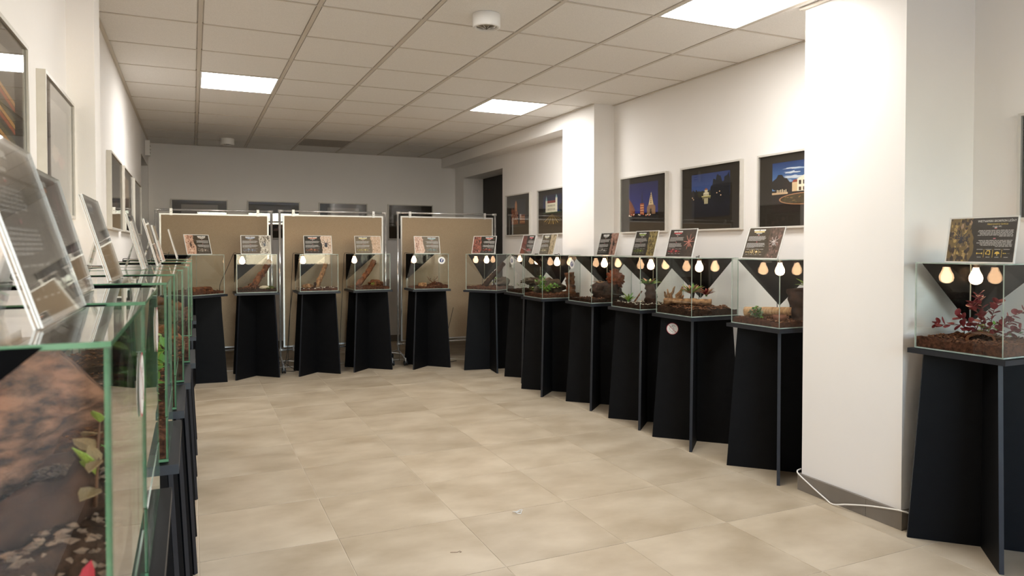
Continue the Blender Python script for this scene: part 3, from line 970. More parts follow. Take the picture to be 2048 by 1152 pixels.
# black leads that leave the lid corner
def tank_lead(key, pts, label):
    cable('lamp_lead', [to_world(key, p) for p in pts], 0.0028, 'cord_black', label, 'cable', 6)
for key in ('t9', 't8', 't7', 't6', 't5', 't4', 't3', 't2', 'a5', 'a4', 'a3', 'a2', 'a1', 'l1', 'l2', 'l3', 'l4', 'l5', 'l6', 'l7', 'l8'):
    s = {'a2': 1}.get(key, 0)
    pts = [(0.10, 0.13, TH + 0.0035), (0.15, 0.17, TH + 0.004), (0.19, 0.205, TH + 0.009), (0.20, 0.222, TH - 0.01), (0.205, 0.229, TH - 0.15), (0.215, 0.236, 0.10), (0.225, 0.245, -0.12), (0.226, 0.262, -0.45), (0.23, 0.28, -0.86)]
    if key == 'a2':
        pts = [(0.10, 0.13, TH + 0.0035), (0.15, 0.17, TH + 0.004), (0.165, 0.205, TH + 0.009), (0.13, 0.235, TH - 0.05), (0.05, 0.30, 0.20), (-0.02, 0.355, 0.07), (0.06, 0.34, -0.10), (0.1, 0.33, -0.5), (0.12, 0.30, -0.86)]
    tank_lead(key, pts, 'thin black lead behind tank with %s' % TANKS[key][4].split(',')[0])

# information cards --------------------------------------------------
def text_block(o, x0, x1, ytop, n, rnd, c, dy=0.028, right=False):
    for k in range(n):
        y = ytop - k * dy
        L = (x1 - x0) * (rnd.uniform(0.86, 1.0) if k < n - 1 else rnd.uniform(0.35, 0.7))
        a, b = (x1 - L, x1) if right else (x0, x0 + L)
        x = a
        while x < b - 0.006:
            w = rnd.uniform(0.02, 0.07)
            o.append((rect(x, y - dy * 0.56, min(x + w, b), y), c))
            x += w + 0.008

def spider(o, cx, cy, s, c, rnd, ang=0.0):
    P = lambda x, y: (cx + s * (x * cos(ang) - y * sin(ang)) * 0.7, cy + s * (x * sin(ang) + y * cos(ang)))
    for sd in (-1, 1):
        for k in range(4):
            b = R(62 - 40 * k) + rnd.uniform(-0.1, 0.1)
            k1 = (sd * 0.55 * cos(b), 0.12 + 0.55 * sin(b))
            k2 = (sd * 1.05 * cos(b * 1.05), 0.12 + 1.1 * sin(b * 1.05))
            w = 0.055
            for p, q, ww in (((0, 0.1), k1, w), (k1, k2, w * 0.7)):
                d = Vector((q[0] - p[0], q[1] - p[1]))
                nrm = Vector((-d.y, d.x)).normalized() * ww
                o.append(([P(p[0] + nrm.x, p[1] + nrm.y), P(p[0] - nrm.x, p[1] - nrm.y), P(q[0] - nrm.x, q[1] - nrm.y), P(q[0] + nrm.x, q[1] + nrm.y)], c))
    o.append(([P(*q) for q in ellipse(0, -0.32, 0.26, 0.34, 14)], tuple(int(v * 0.8) for v in c)))
    o.append(([P(*q) for q in ellipse(0, 0.12, 0.2, 0.22, 14)], c))

def card_ink(side, base, photo, spi, title2, seed, sp_size=0.2, title=True):
    rnd = random.Random(seed)
    o = [(rect(0, 0, 1, 1), base)]
    # photo half
    lo, hi = (0.0, 0.36) if side == 'L' else (0.64, 1.0)
    edge = []
    for k in range(12):
        yy = k / 11
        edge.append(((hi if side == 'L' else lo) + rnd.uniform(-0.03, 0.03) + (0.03 * sin(yy * 5)), yy))
    if side == 'L':
        o.append(([(0, 0)] + edge + [(0, 1)], photo[0]))
    else:
        o.append((edge + [(1, 1), (1, 0)], photo[0]))
    for k in range(110):
        x, y = rnd.uniform(lo + 0.02, hi - 0.03), rnd.random()
        o.append((blob(x, y, rnd.uniform(0.008, 0.03), rnd.uniform(0.02, 0.075), rnd, 7, 0.35), photo[rnd.randrange(len(photo))]))
    if spi:
        spider(o, (lo + hi) / 2 + (0.02 if side == 'L' else -0.02), 0.52, sp_size, spi, rnd, rnd.uniform(-0.4, 0.4))
    tx0, tx1 = (0.44, 0.96) if side == 'L' else (0.04, 0.58)
    rt = side == 'L'
    tc = (tx0 + tx1) / 2
    if title:
        o.append((rect(tc - 0.17, 0.90, tc - 0.005, 0.945), (244, 242, 238)))
        o.append((rect(tc + 0.01, 0.90, tc + 0.17, 0.945), (244, 242, 238)))
        o.append((rect(tc - 0.15, 0.848, tc + 0.15, 0.888), title2))
        o.append((rect(tc - 0.085, 0.812, tc + 0.085, 0.835), (226, 224, 220)))
    o.append((rect(tc - 0.018, 0.762, tc + 0.018, 0.776), (240, 238, 236)))
    o.append((rect(tc - 0.018, 0.748, tc + 0.018, 0.762), (206, 60, 60)))
    gr = (196, 192, 188)
    text_block(o, tx0, tx1, 0.72, 6, rnd, gr, 0.027, rt)
    o.append((rect(tc - 0.018, 0.515, tc + 0.018, 0.54), (200, 120, 130)))
    text_block(o, tx0, tx1, 0.49, 6, rnd, gr, 0.027, rt)
    ic = title2 if title2 != (244, 242, 238) else (220, 218, 214)
    wI = (tx1 - tx0) / 4
    for k in range(4):
        a = tx0 + wI * k
        o.append((rect(a + 0.02, 0.275, a + wI - 0.02, 0.287), (200, 196, 190)))
        o.append((rect(a + 0.035, 0.10, a + wI - 0.035, 0.112), (200, 196, 190)))
        if k:
            o.append((rect(a - 0.003, 0.10, a + 0.003, 0.285), ic))
    o.append((rect(tx0 + 0.025, 0.185, tx0 + wI - 0.025, 0.197), ic))
    for q in (tx0 + 0.02, tx0 + wI - 0.035):
        o.append((rect(q, 0.172, q + 0.014, 0.21), ic))
    c0 = tx0 + wI * 1.5
    o.append((blob(c0, 0.205, 0.034, 0.055, rnd, 12, 0.35), ic))
    o.append((blob(c0, 0.205, 0.022, 0.038, rnd, 10, 0.35), base))
    c0 = tx0 + wI * 2.5
    o.append((ellipse(c0, 0.18, 0.036, 0.055, 12, 0, pi), ic))
    o.append((rect(c0 - 0.006, 0.14, c0 + 0.006, 0.19), ic))
    for k in range(4):
        o.append((ellipse(tx0 + wI * 3.2 + 0.026 * k, 0.192, 0.010, 0.014, 8), ic if k < 2 else (120, 114, 104)))
    return o

CW, CH = 0.297, 0.205
holder_me = {
    'front_sheet': MB().box(-0.0045, -0.0025, -CW / 2, CW / 2, 0.0, CH, 0, 'x').mesh('front_sheet', [M['acrylic'], M['acredge']]),
    'back_sheet': MB().box(0.002, 0.004, -CW / 2, CW / 2, 0.0, CH, 0, 'x').mesh('back_sheet', [M['acrylic'], M['acredge']]),
}
border_me = MB()
for q in ((-CW / 2, CW / 2, 0.0005, 0.006), (-CW / 2, CW / 2, CH - 0.006, CH - 0.0005), (-CW / 2, -CW / 2 + 0.006, 0.006, CH - 0.006), (CW / 2 - 0.006, CW / 2, 0.006, CH - 0.006)):
    border_me.box(-0.0012, 0.0, q[0], q[1], q[2], q[3])
border_me = border_me.mesh('white_border', M['ink_white'])
sheet_me = MB().box(-0.0008, 0.0006, -CW / 2 + 0.006, CW / 2 - 0.006, 0.006, CH - 0.006).mesh('paper_sheet', M['ink_white'])
strut_me = MB().prism([(0.004, 0.12), (0.075, 0.002), (0.072, 0.0), (0.0015, 0.118)], 'y', -0.035, 0.035).mesh('easel_strut', M['acrylic'], False, True)
DARK = (42, 37, 30)
BARK = [(214, 172, 146), (236, 206, 186), (166, 112, 86), (120, 78, 58), (196, 150, 122)]
# key: offset across/along the lid, side of photo, base, photo colours, spider, second title, words
CARDS = {
    't9': (-0.190, -0.083, 'L', DARK, [(120, 98, 56), (186, 156, 92), (70, 54, 38), (170, 140, 110), (46, 38, 34), (60, 46, 40)], (44, 48, 62), (236, 200, 90), 'scorpion information card'),
    't8': (-0.170, 0.000, 'R', (72, 62, 50), [(96, 78, 68), (120, 96, 86), (70, 58, 48), (150, 116, 104)], (206, 196, 190), (240, 214, 150), 'grey-brown card with pale spider'),
    't7': (-0.185, -0.030, 'R', (52, 43, 38), [(60, 48, 42), (70, 56, 48), (84, 70, 58)], (206, 128, 112), (226, 80, 90), 'card with red-kneed spider and red title'),
    't6': (-0.100, -0.075, 'R', DARK, [(150, 132, 76), (110, 94, 52), (66, 56, 36), (190, 170, 106)], (122, 104, 62), (160, 190, 70), 'card with green title'),
    't5': (0.020, -0.060, 'R', DARK, [(176, 132, 116), (130, 90, 76), (84, 60, 50), (206, 170, 150)], (34, 30, 30), (236, 232, 228), 'dark card with black spider on bark'),
    't4': (-0.060, 0.010, 'R', (96, 86, 66), [(206, 186, 150), (160, 136, 104), (110, 96, 70), (226, 206, 180)], None, (236, 226, 190), 'narrow olive card'),
    't3': (-0.110, -0.075, 'L', DARK, [(120, 56, 48), (84, 40, 34), (150, 84, 70), (60, 34, 28)], None, (220, 52, 76), 'dark red card'),
    't2': (-0.130, 0.020, 'L', DARK, [(150, 88, 74), (96, 54, 44), (60, 40, 34), (196, 126, 106)], None, (224, 92, 76), 'dark card with orange-red legs'),
    'a5': (-0.165, 0.035, 'L', (112, 98, 78), [(226, 190, 168), (196, 150, 126), (236, 212, 196), (160, 110, 92)], None, (120, 170, 180), 'glare-washed card with teal title'),  # the glare wash is mixed into these pale inks
    'a4': (-0.165, 0.035, 'R', (116, 100, 76), [(210, 176, 146), (180, 150, 120), (226, 200, 176)], None, (236, 216, 130), 'card with bright lamp glare'),  # ground and photo inks paled to include glare
    'a3': (-0.165, 0.004, 'R', DARK, [(232, 206, 184), (240, 222, 206), (206, 170, 140)], (46, 52, 68), (236, 150, 110), 'card with blue-black spider on pale bark'),
    'a2': (-0.170, 0.007, 'R', (92, 76, 54), [(206, 196, 180), (150, 138, 120), (100, 88, 74), (236, 230, 216)], (96, 104, 116), (150, 170, 206), 'olive card with grey spider'),
    'a1': (-0.120, 0.030, 'L', (62, 52, 36), BARK, (72, 54, 44), (236, 220, 206), 'card with brown spider photo'),
    'l1': (-0.130, -0.062, 'R', (104, 96, 84), [(130, 122, 108), (96, 88, 78), (150, 140, 122)], (70, 64, 58), (150, 142, 130), 'large blurred card at the picture edge'),
    'l2': (-0.092, -0.020, 'R', (74, 64, 56), [(120, 104, 96), (86, 72, 66), (160, 120, 120), (60, 52, 46)], (96, 76, 74), (220, 150, 110), 'grey card with pinkish photo'),
    'l3': (-0.080, -0.045, 'R', (88, 78, 66), [(120, 108, 94), (96, 84, 72), (140, 126, 110)], (70, 60, 54), (130, 150, 170), 'leaning grey card in thick clear holder'),
    'l5': (-0.070, 0.000, 'R', (88, 78, 66), BARK, (60, 50, 44), (236, 220, 206), 'pale card seen from the side'),
    'l6': (-0.080, 0.000, 'L', (88, 78, 66), BARK, (60, 50, 44), (236, 220, 206), 'pale side-on card'),
    'l7': (-0.060, 0.000, 'R', (88, 78, 66), BARK, (60, 50, 44), (236, 220, 206), 'thin pale side-on card'),
    'l8': (-0.110, 0.000, 'L', (88, 78, 66), BARK, (60, 50, 44), (236, 220, 206), 'wide pale side-on card'),
}
TILT = {'t9': 10.5, 't8': 20, 'l1': 17, 'l2': 15, 'l3': 16}
CARD_TURN = {'t4': 0, 't8': 0, 'a1': 0}
for n, (key, (lx, ly, side, base, photo, spi, t2, words)) in enumerate(CARDS.items()):
    t = thing('information_card', '%s on tank with %s' % (words, TANKS[key][4].split(',')[0]), 'sign', to_world(key, (lx, ly, TH + 0.0015)), 0, 'information cards on the tanks')
    t.rotation_euler = (0, R(TILT.get(key, 15)), R(TANKS[key][2]))
    for nm, me in holder_me.items():
        link(nm, me, t)
    link('white_border', border_me, t)
    link('paper_sheet', sheet_me, t)
    st = link('easel_strut', strut_me, t)
    ink = ink_mesh(card_ink(side, base, photo, spi, t2, 100 + n, 0.26 if key in ('t7', 'a3') else 0.17, key != 't9'), CW - 0.012, CH - 0.012, 'card', 0.00002)
    link('printed_face', ink, t, (-0.0009, 0, CH / 2))
    if key == 't9':
        rot = Matrix(((0, 0, -1, 0), (-1, 0, 0, 0), (0, 1, 0, 0), (0, 0, 0, 1)))
        for (s, size, m, yy, zz, sh) in (('WIETNAMSKI SKORPION LEŚNY', 0.0138, 'ink_white', -0.058, 0.180, 0.0), ('Heterometrus laoticus', 0.0118, 'ink_yellow', -0.062, 0.1675, 0.2),
                                         ('(Couzijn, 1981)', 0.0075, 'ink_white', -0.062, 0.158, 0.0)):
            o = link('lettering', text_mesh(s, size, M[m], shear=sh), t)
            o.matrix_local = Matrix.Translation((-0.0016, yy, zz)) @ rot @ Matrix.Scale(0.80, 4, (1, 0, 0))

# round stickers -----------------------------------------------------
def sticker(parent, kind, mtx, label):
    mb = MB()
    e = 0.00025
    def flat(pts, c, k):
        mb.poly([(p[0], p[1], e * k) for p in pts], 0, rgb(*c))
    r = 0.042
    if kind == 'f':
        flat(disc_pts(r), (240, 238, 234), 1)
        flat(disc_pts(r * 0.92), (206, 206, 206), 2)
        flat(disc_pts(r * 0.88), (242, 240, 236), 3)
        flat(disc_pts(r * 0.56), (52, 66, 112), 4)
        s = r * 0.56
        flat([(-0.12 * s, -0.72 * s), (0.16 * s, -0.72 * s), (0.16 * s, 0.30 * s), (-0.12 * s, 0.30 * s)], (244, 243, 240), 5)
        flat([(-0.34 * s, 0.02 * s), (0.46 * s, 0.02 * s), (0.50 * s, 0.26 * s), (-0.34 * s, 0.26 * s)], (244, 243, 240), 6)
        flat([(-0.12 * s, 0.28 * s), (0.16 * s, 0.28 * s), (0.20 * s, 0.42 * s), (0.52 * s, 0.46 * s), (0.52 * s, 0.72 * s), (0.22 * s, 0.74 * s), (0.0, 0.66 * s), (-0.12 * s, 0.48 * s)], (244, 243, 240), 7)
    else:
        flat(disc_pts(r), (172, 34, 52), 1)
        flat(disc_pts(r * 0.92), (240, 236, 232), 2)
        for k in range(22):
            a0, a1 = R(60 + k * 12), R(60 + (k + 1) * 12)
            q = lambda a, rr: (rr * cos(a) - 0.002, rr * 1.05 * sin(a) - 0.001)
            flat([q(a0, 0.016), q(a1, 0.016), q(a1, 0.0175), q(a0, 0.0175)], (60, 56, 54), 3)
        for k in range(4):
            flat([(0.002 + 0.003 * k, 0.008 - 0.004 * k), (0.008 + 0.002 * k, 0.010 - 0.004 * k), (0.009 + 0.002 * k, 0.008 - 0.004 * k), (0.003 + 0.003 * k, 0.006 - 0.004 * k)], (50, 46, 44), 3)
        for (ax, ay, bx, by) in ((0.003, 0.020, 0.002, 0.028), (0.009, 0.019, 0.013, 0.026), (0.014, 0.015, 0.021, 0.020), (-0.003, 0.019, 0.004, 0.020)):
            d = Vector((bx - ax, by - ay))
            nn = Vector((-d.y, d.x)).normalized() * 0.001
            flat([(ax + nn.x, ay + nn.y), (ax - nn.x, ay - nn.y), (bx - nn.x, by - nn.y), (bx + nn.x, by + nn.y)], (40, 38, 38), 3)
        c, s_ = cos(R(-45)), sin(R(-45))
        w = 0.0016
        L = r * 0.94
        flat([(-L * c - w * s_ * -1, -L * s_ - w * c), (L * c - w * s_ * -1, L * s_ - w * c), (L * c + w * s_ * -1, L * s_ + w * c), (-L * c + w * s_ * -1, -L * s_ + w * c)], (172, 34, 52), 5)
    o = mb.build('sticker', M['card'], parent)
    # real thickness
    o.matrix_local = mtx
    o['label'] = label
    bk = MB().prism(disc_pts(r * 0.995), 'z', -0.0002, 0.0002).build('sticker_backing', M['ink_white'], o)
    if kind != 'f':
        word = 'NIE PUKAĆ'
        for k, ch in enumerate(word):
            if ch == ' ':
                continue
            a = R(-142 + k * 13.0)
            l = link('lettering', text_mesh(ch, 0.0075, M['ink_black']), o)
            l.matrix_local = Matrix.Translation((0.0335 * cos(a), 0.0335 * sin(a), 0.0008)) @ Matrix.Rotation(a + pi / 2, 4, 'Z')
    return o
FRONT = Matrix(((0, 0, -1, 0), (-1, 0, 0, 0), (0, 1, 0, 0), (0, 0, 0, 1)))      # faces local -x
sticker(tank_root['a5'], 'f', Matrix.Translation((-h - 0.0006, -0.118, 0.325)) @ FRONT, 'round white sticker with a blue f disc')
sticker(tank_root['t5'], 'f', Matrix.Translation((-h - 0.0006, 0.135, 0.325)) @ FRONT, 'round white sticker with a dark f disc')
sticker(tank_root['t3'], 'f', Matrix.Translation((-h - 0.0006, 0.06, 0.335)) @ FRONT, 'round pale sticker high on the glass')
sticker(tank_root['l2'], 'x', Matrix.Translation((-h - 0.0006, -0.135, 0.325)) @ FRONT, 'round white no-knocking sticker with red slash')
sticker(tank_root['l1'], 'x', Matrix.Translation((-h - 0.0006, -0.165, 0.30)) @ FRONT, 'round no-knocking sticker with red ring')
# sticker on the face of the cross board of one plinth
plinth7 = [o for o in bpy.data.objects if o.name.startswith('display_plinth') and 'pink-tipped' in o['label']][0]
s45 = sqrt(0.5)
nrm = Vector((-s45, -s45, 0))
upv = Vector((0, 0, 1))
rgt = upv.cross(nrm)
BM = Matrix(((rgt.x, upv.x, nrm.x, 0), (rgt.y, upv.y, nrm.y, 0), (rgt.z, upv.z, nrm.z, 0), (0, 0, 0, 1)))
SP = -rgt * 0.165 + nrm * 0.0096 + upv * 0.79
sticker(plinth7, 'x', Matrix.Translation(SP) @ BM, 'round white no-knocking sticker with red ring and slash')
# ------------------------------------------------------------------ what lives in the tanks
def put(o, key):
    x, y, a = TANKS[key][:3]
    o.location = (x, y, tz(key))
    o.rotation_euler = (0, 0, R(a))
    return o

def short(key):
    return TANKS[key][4].split(',')[0]

def soil(key, m='soil_dark', hgt=0.042, amp=0.012, seed=0, slope=(0, 0), chips=0, chip_m='chip', words='dark soil', chip_r=0.009):
    n, s = 16, h - g - 0.001
    def z(x, y):
        v = Vector((x * 14, y * 14, seed * 3.1))
        return max(0.012, hgt + slope[0] * x + slope[1] * y + amp * noise.noise(v) + amp * 0.5 * noise.noise(v * 3.3))
    mb = MB()
    P = lambda i, j: (-s + 2 * s * i / n, -s + 2 * s * j / n)
    i0 = 0
    for i in range(n + 1):
        for j in range(n + 1):
            x, y = P(i, j)
            mb.v.append((x, y, z(x, y)))
    for i in range(n):
        for j in range(n):
            a = i * (n + 1) + j
            mb.f.append((a, a + n + 1, a + n + 2, a + 1))
            mb.m.append(0)
            mb.c.append(None)
    for i in range(n):
        for (p, q) in (((i, 0), (i + 1, 0)), ((i + 1, n), (i, n)), ((0, i + 1), (0, i)), ((n, i), (n, i + 1))):
            A, B = P(*p), P(*q)
            mb.poly([(A[0], A[1], 0.0065), (B[0], B[1], 0.0065), (B[0], B[1], z(*B)), (A[0], A[1], z(*A))])
    o = put(mb.build('soil', M[m]), key)
    tag(o, '%s on the floor of tank with %s' % (words, short(key)), 'soil', None, 'stuff')
    if chips:
        rnd = random.Random(seed + 5)
        cb = MB()
        for k in range(chips):
            x, y = rnd.uniform(-s + 0.01, s - 0.01), rnd.uniform(-s + 0.01, s - 0.01)
            r = rnd.uniform(0.003, chip_r)
            zz = z(x, y) + r * 0.25
            a = rnd.uniform(0, pi)
            pts = []
            for q in range(4):
                an = a + q * pi / 2 + rnd.uniform(-0.3, 0.3)
                pts.append((max(-s, min(s, x + r * cos(an) * (1.5 if q % 2 else 0.8))), max(-s, min(s, y + r * sin(an))), zz + rnd.uniform(-0.3, 0.6) * r))
            i = len(cb.v)
            cb.v += pts + [(x, y, zz + r * 0.7), (x, y, zz - r * 0.6)]
            for q in range(4):
                cb.f += [(i + q, i + (q + 1) % 4, i + 4), (i + (q + 1) % 4, i + q, i + 5)]
                cb.m += [0, 0]
                cb.c += [None, None]
        c = cb.build('loose_chips', M[chip_m], o)
        c['kind'] = 'stuff'
    return o

def log(key, p0, p1, r, m, label, name='log', seed=1, bend=0.0, wob=0.35, cut=None, n=14, seg=16, taper=1.0, cat='log'):
    p0, p1 = Vector(p0), Vector(p1)
    d = p1 - p0
    sd = d.cross(Vector((0, 0, 1)))
    if sd.length < 1e-5:
        sd = Vector((1, 0, 0))
    sd.normalize()
    pts = [p0 + d * (k / seg) + sd * bend * sin(pi * k / seg) + Vector((0, 0, 1)) * bend * 0.4 * sin(2.3 * pi * k / seg) for k in range(seg + 1)]
    rr = [r * (1 + (taper - 1) * k / seg) for k in range(seg + 1)]
    o = MB().tube(pts, rr, n, 0, True, wob, seed, 1 if cut else None).build(name, [M[m]] + ([M[cut]] if cut else []), None, True)
    put(o, key)
    tag(o, label, cat)
    return o

def lump(key, c, s, m, label, name='rock', seed=1, amt=0.35, freq=2.2, cat='rock', flat=False):
    bm = bmesh.new()
    bmesh.ops.create_icosphere(bm, subdivisions=4, radius=1.0)
    for v in bm.verts:
        q = v.co.copy()
        k = 1 + amt * noise.noise(q * freq + Vector((seed * 5.1, 0, seed))) + amt * 0.4 * noise.noise(q * freq * 3.1 + Vector((0, seed, 0))) + amt * 0.2 * noise.noise(q * freq * 8 + Vector((0, seed, 0)))
        v.co = Vector((q.x * s[0] * k, q.y * s[1] * k, q.z * s[2] * k)) + Vector(c)
        v.co.z = max(v.co.z, 0.012)
        v.co.x = max(min(v.co.x, h - 0.008), -h + 0.008)
        v.co.y = max(min(v.co.y, h - 0.008), -h + 0.008)
    me = bpy.data.meshes.new(name)
    bm.to_mesh(me)
    bm.free()
    me.materials.append(M[m])
    me.polygons.foreach_set('use_smooth', [not flat] * len(me.polygons))
    o = put(link(name, me), key)
    tag(o, label, cat)
    return o

def hide(key, c, r, length, ang, m, label, seed=1):
    """half-round cork bark lying as a shelter"""
    mb = MB()
    n, L = 12, 8
    rnd = random.Random(seed)
    ca, sa = cos(ang), sin(ang)
    def pt(k, j, rr):
        a = pi * k / n
        t = (j / L - 0.5) * length
        q = rr * (1 + 0.15 * noise.noise(Vector((k * 0.7, j * 0.6, seed))))
        y, z = q * cos(a), q * sin(a) * 0.8
        return (c[0] + t * ca - y * sa, c[1] + t * sa + y * ca, c[2] + z)
    for rr, fl in ((r, False), (r * 0.84, True)):
        for k in range(n):
            for j in range(L):
                q = [pt(k, j, rr), pt(k, j + 1, rr), pt(k + 1, j + 1, rr), pt(k + 1, j, rr)]
                mb.poly(list(reversed(q)) if fl else q)
    for j in (0, L):
        for k in range(n):
            q = [pt(k, j, r), pt(k + 1, j, r), pt(k + 1, j, r * 0.84), pt(k, j, r * 0.84)]
            mb.poly(q if j else list(reversed(q)))
    o = put(mb.build('bark_hide', M[m]), key)
    tag(o, label, 'bark')
    return o

# leaves: shared unit meshes, base at the origin, blade along +x, facing +z
def leaf_mesh(kind, m):
    mb = MB()
    if kind == 'round':
        prof = [(0, 0.0), (0.12, 0.20), (0.35, 0.42), (0.65, 0.46), (0.88, 0.30), (1.0, 0.0)]
        curl = 0.10
    elif kind == 'blade':
        prof = [(0, 0.06), (0.2, 0.10), (0.5, 0.11), (0.8, 0.07), (1.0, 0.0)]
        curl = -0.16
    else:
        prof = [(0, 0.0), (0.15, 0.16), (0.4, 0.27), (0.7, 0.20), (1.0, 0.0)]
        curl = -0.12
    t = 0.012
    top, bot = [], []
    for (x, w) in prof:
        z = curl * x * x
        top.append(((x, w, z + 0.22 * w), (x, 0, z), (x, -w, z + 0.22 * w)))
    for k in range(len(prof) - 1):
        for s in (0, 1):
            q = [top[k][s], top[k][s + 1], top[k + 1][s + 1], top[k + 1][s]]
            mb.poly([(p[0], p[1], p[2] + t) for p in reversed(q)][::-1])
            mb.poly([(p[0], p[1], p[2] - t) for p in reversed(q)])
        for s in (0, 2):
            q = [top[k][s], top[k + 1][s]]
            mb.poly([(q[0][0], q[0][1], q[0][2] - t), (q[1][0], q[1][1], q[1][2] - t), (q[1][0], q[1][1], q[1][2] + t), (q[0][0], q[0][1], q[0][2] + t)])
    return mb.mesh('leaf', M[m], True)
LEAF = {}
def leaf(kind, m):
    if (kind, m) not in LEAF:
        LEAF[(kind, m)] = leaf_mesh(kind, m)
    return LEAF[(kind, m)]

def leaf_matrix(p, d, s, roll=0.0):
    d = Vector(d).normalized()
    up = Vector((0, 0, 1)) if abs(d.z) < 0.95 else Vector((0, 1, 0))
    y = up.cross(d).normalized()
    z = d.cross(y)
    m = Matrix(((d.x, y.x, z.x, 0), (d.y, y.y, z.y, 0), (d.z, y.z, z.z, 0), (0, 0, 0, 1)))
    return Matrix.Translation(p) @ m @ Matrix.Rotation(roll, 4, 'X') @ Matrix.Scale(s, 4)

def plant(key, label, base, stems, kind, mats, size, per, seed, cat='plant', name='terrarium_plant', spread=0.9, r=0.0022, stem_m='stem', keep=0.15):
    """stems: tip points in the tank frame; leaves sit along each stem"""
    rnd = random.Random(seed)
    t = thing(name, label, cat, to_world(key, base), R(TANKS[key][2]))
    lim = h - 0.012
    for tip in stems:
        tip = Vector(tip) - Vector(base)
        mid = tip * 0.5 + Vector((0, 0, 0.25 * tip.length * 0.6))
        pts = [tip * 0, tip * 0.25 + mid * 0.18, mid * 0.92 + tip * 0.04, tip * 0.8 + mid * 0.12, tip]
        MB().tube(pts, [r, r * 0.9, r * 0.75, r * 0.6, r * 0.4], 6).build('stem', M[stem_m], t, True)
        for k in range(per):
            f = keep + (1 - keep) * (k + 0.5) / per
            i = min(int(f * 4), 3)
            p = Vector(pts[i]).lerp(Vector(pts[i + 1]), f * 4 - i)
            a = k * 2.4 + rnd.uniform(-0.5, 0.5)
            ax = (tip.normalized() if tip.length > 1e-6 else Vector((0, 0, 1)))
            o1 = ax.orthogonal().normalized()
            o2 = ax.cross(o1)
            d = (o1 * cos(a) + o2 * sin(a)) * spread + ax * rnd.uniform(0.2, 0.7)
            s = size * rnd.uniform(0.75, 1.2)
            for ii in (0, 1):
                e = base[ii] + p[ii] + d.normalized()[ii] * s
                if abs(e) > lim:
                    d[ii] = -d[ii] * 0.3
            o = link('leaf', leaf(kind, mats[rnd.randrange(len(mats))]), t)
            o.matrix_local = leaf_matrix(p, d, s, rnd.uniform(-0.5, 0.5))
    return t

def rosette(key, label, base, n, size, mats, seed, up=0.75, name='bromeliad', cat='plant', kind='blade'):
    rnd = random.Random(seed)
    t = thing(name, label, cat, to_world(key, base), R(TANKS[key][2]))
    MB().tube([(0, 0, -0.004), (0, 0, 0.012)], [0.006, 0.009], 8).build('crown_base', M['leaf_green'], t, True)
    lim = h - 0.012
    for k in range(n):
        a = k * 2.399 + rnd.uniform(-0.2, 0.2)
        f = k / max(n - 1, 1)
        e = up + 0.55 * f
        d = Vector((cos(a), sin(a), math.tan(min(e, 1.45))))
        d.normalize()
        s = size * rnd.uniform(0.8, 1.15)
        for ii in (0, 1):
            if abs(base[ii] + d[ii] * s) > lim:
                d[ii] *= 0.3
        o = link('leaf', leaf(kind, mats[k % len(mats)]), t)
        o.matrix_local = leaf_matrix(Vector((0, 0, 0.004)), d, s, rnd.uniform(-0.2, 0.2))
    return t

def roots(key, label, base, tips, r, m, seed, name='driftwood'):
    rnd = random.Random(seed)
    t = thing(name, label, 'driftwood', to_world(key, base), R(TANKS[key][2]))
    for tip in tips:
        d = Vector(tip) - Vector(base)
        pts = []
        for k in range(7):
            f = k / 6
            pts.append(d * f + Vector((noise.noise(Vector((f * 3, seed, 0))), noise.noise(Vector((f * 3, 0, seed + tip[0] * 9))), noise.noise(Vector((0, f * 3, seed))))) * 0.02 * sin(pi * f))
        MB().tube(pts, [r * (1.1 - 0.85 * k / 6) for k in range(7)], 8, 0, True, 0.4, seed).build('root', M[m], t, True)
    return t

# right-hand row ------------------------------------------------------
soil('t9', 'soil_red', 0.050, 0.020, 1, chips=420, words='rusty crumbly soil')
plant('t9', 'red-leaved branching plant in the tank beyond the white pillar', (0.02, 0.0, 0.05),
      [(-0.13, 0.15, 0.115), (-0.06, 0.09, 0.15), (-0.02, 0.05, 0.215), (0.04, 0.06, 0.25), (0.08, 0.0, 0.22), (0.06, -0.08, 0.14), (0.11, -0.13, 0.20), (0.15, -0.17, 0.10)],
      'round', ['leaf_red'], 0.034, 16, 3, spread=1.0)
plant('t9', 'few pale green leaves at the foot of the red plant', (-0.02, 0.0, 0.055), [(-0.05, -0.01, 0.12), (0.0, -0.05, 0.13), (0.12, -0.18, 0.07)], 'pointed', ['leaf_lime', 'leaf_green'], 0.024, 5, 8, name='small_plant')
hide('t9', (0.0, 0.02, 0.04), 0.06, 0.13, 0.6, 'bark', 'brown curved bark piece under the red plant', 4)

soil('t8', 'soil_red', 0.036, 0.010, 2, chips=420, words='red-brown soil with chips')
log('t8', (-0.150, 0.135, 0.072), (-0.02, -0.115, 0.090), 0.030, 'birch', 'pale peeled log lying in the tank left of the near pillar', seed=3, wob=0.12, cut='cut', taper=0.8)
plant('t8', 'bushy grey-green plant with tiny leaves in front of the pale log', (-0.150, 0.02, 0.035),
      [(-0.165, 0.075, 0.075), (-0.16, 0.055, 0.10), (-0.155, 0.03, 0.11), (-0.16, 0.0, 0.10), (-0.165, -0.02, 0.08), (-0.175, -0.03, 0.06), (-0.175, 0.05, 0.06), (-0.14, 0.02, 0.10)],
      'round', ['leaf_grey', 'leaf_grey', 'leaf_green'], 0.016, 14, 5, r=0.0012, name='small_plant')
bw = MB()
bw.lathe([(0.030, 0.0), (0.036, 0.006), (0.040, 0.034), (0.037, 0.034), (0.033, 0.010), (0.004, 0.008)], 22)
o = put(bw.build('water_bowl', M['bowl'], None, True), 't8')
o.location = to_world('t8', (-0.105, -0.105, 0.036))
tag(o, 'small brown bowl beside the pale log', 'bowl')
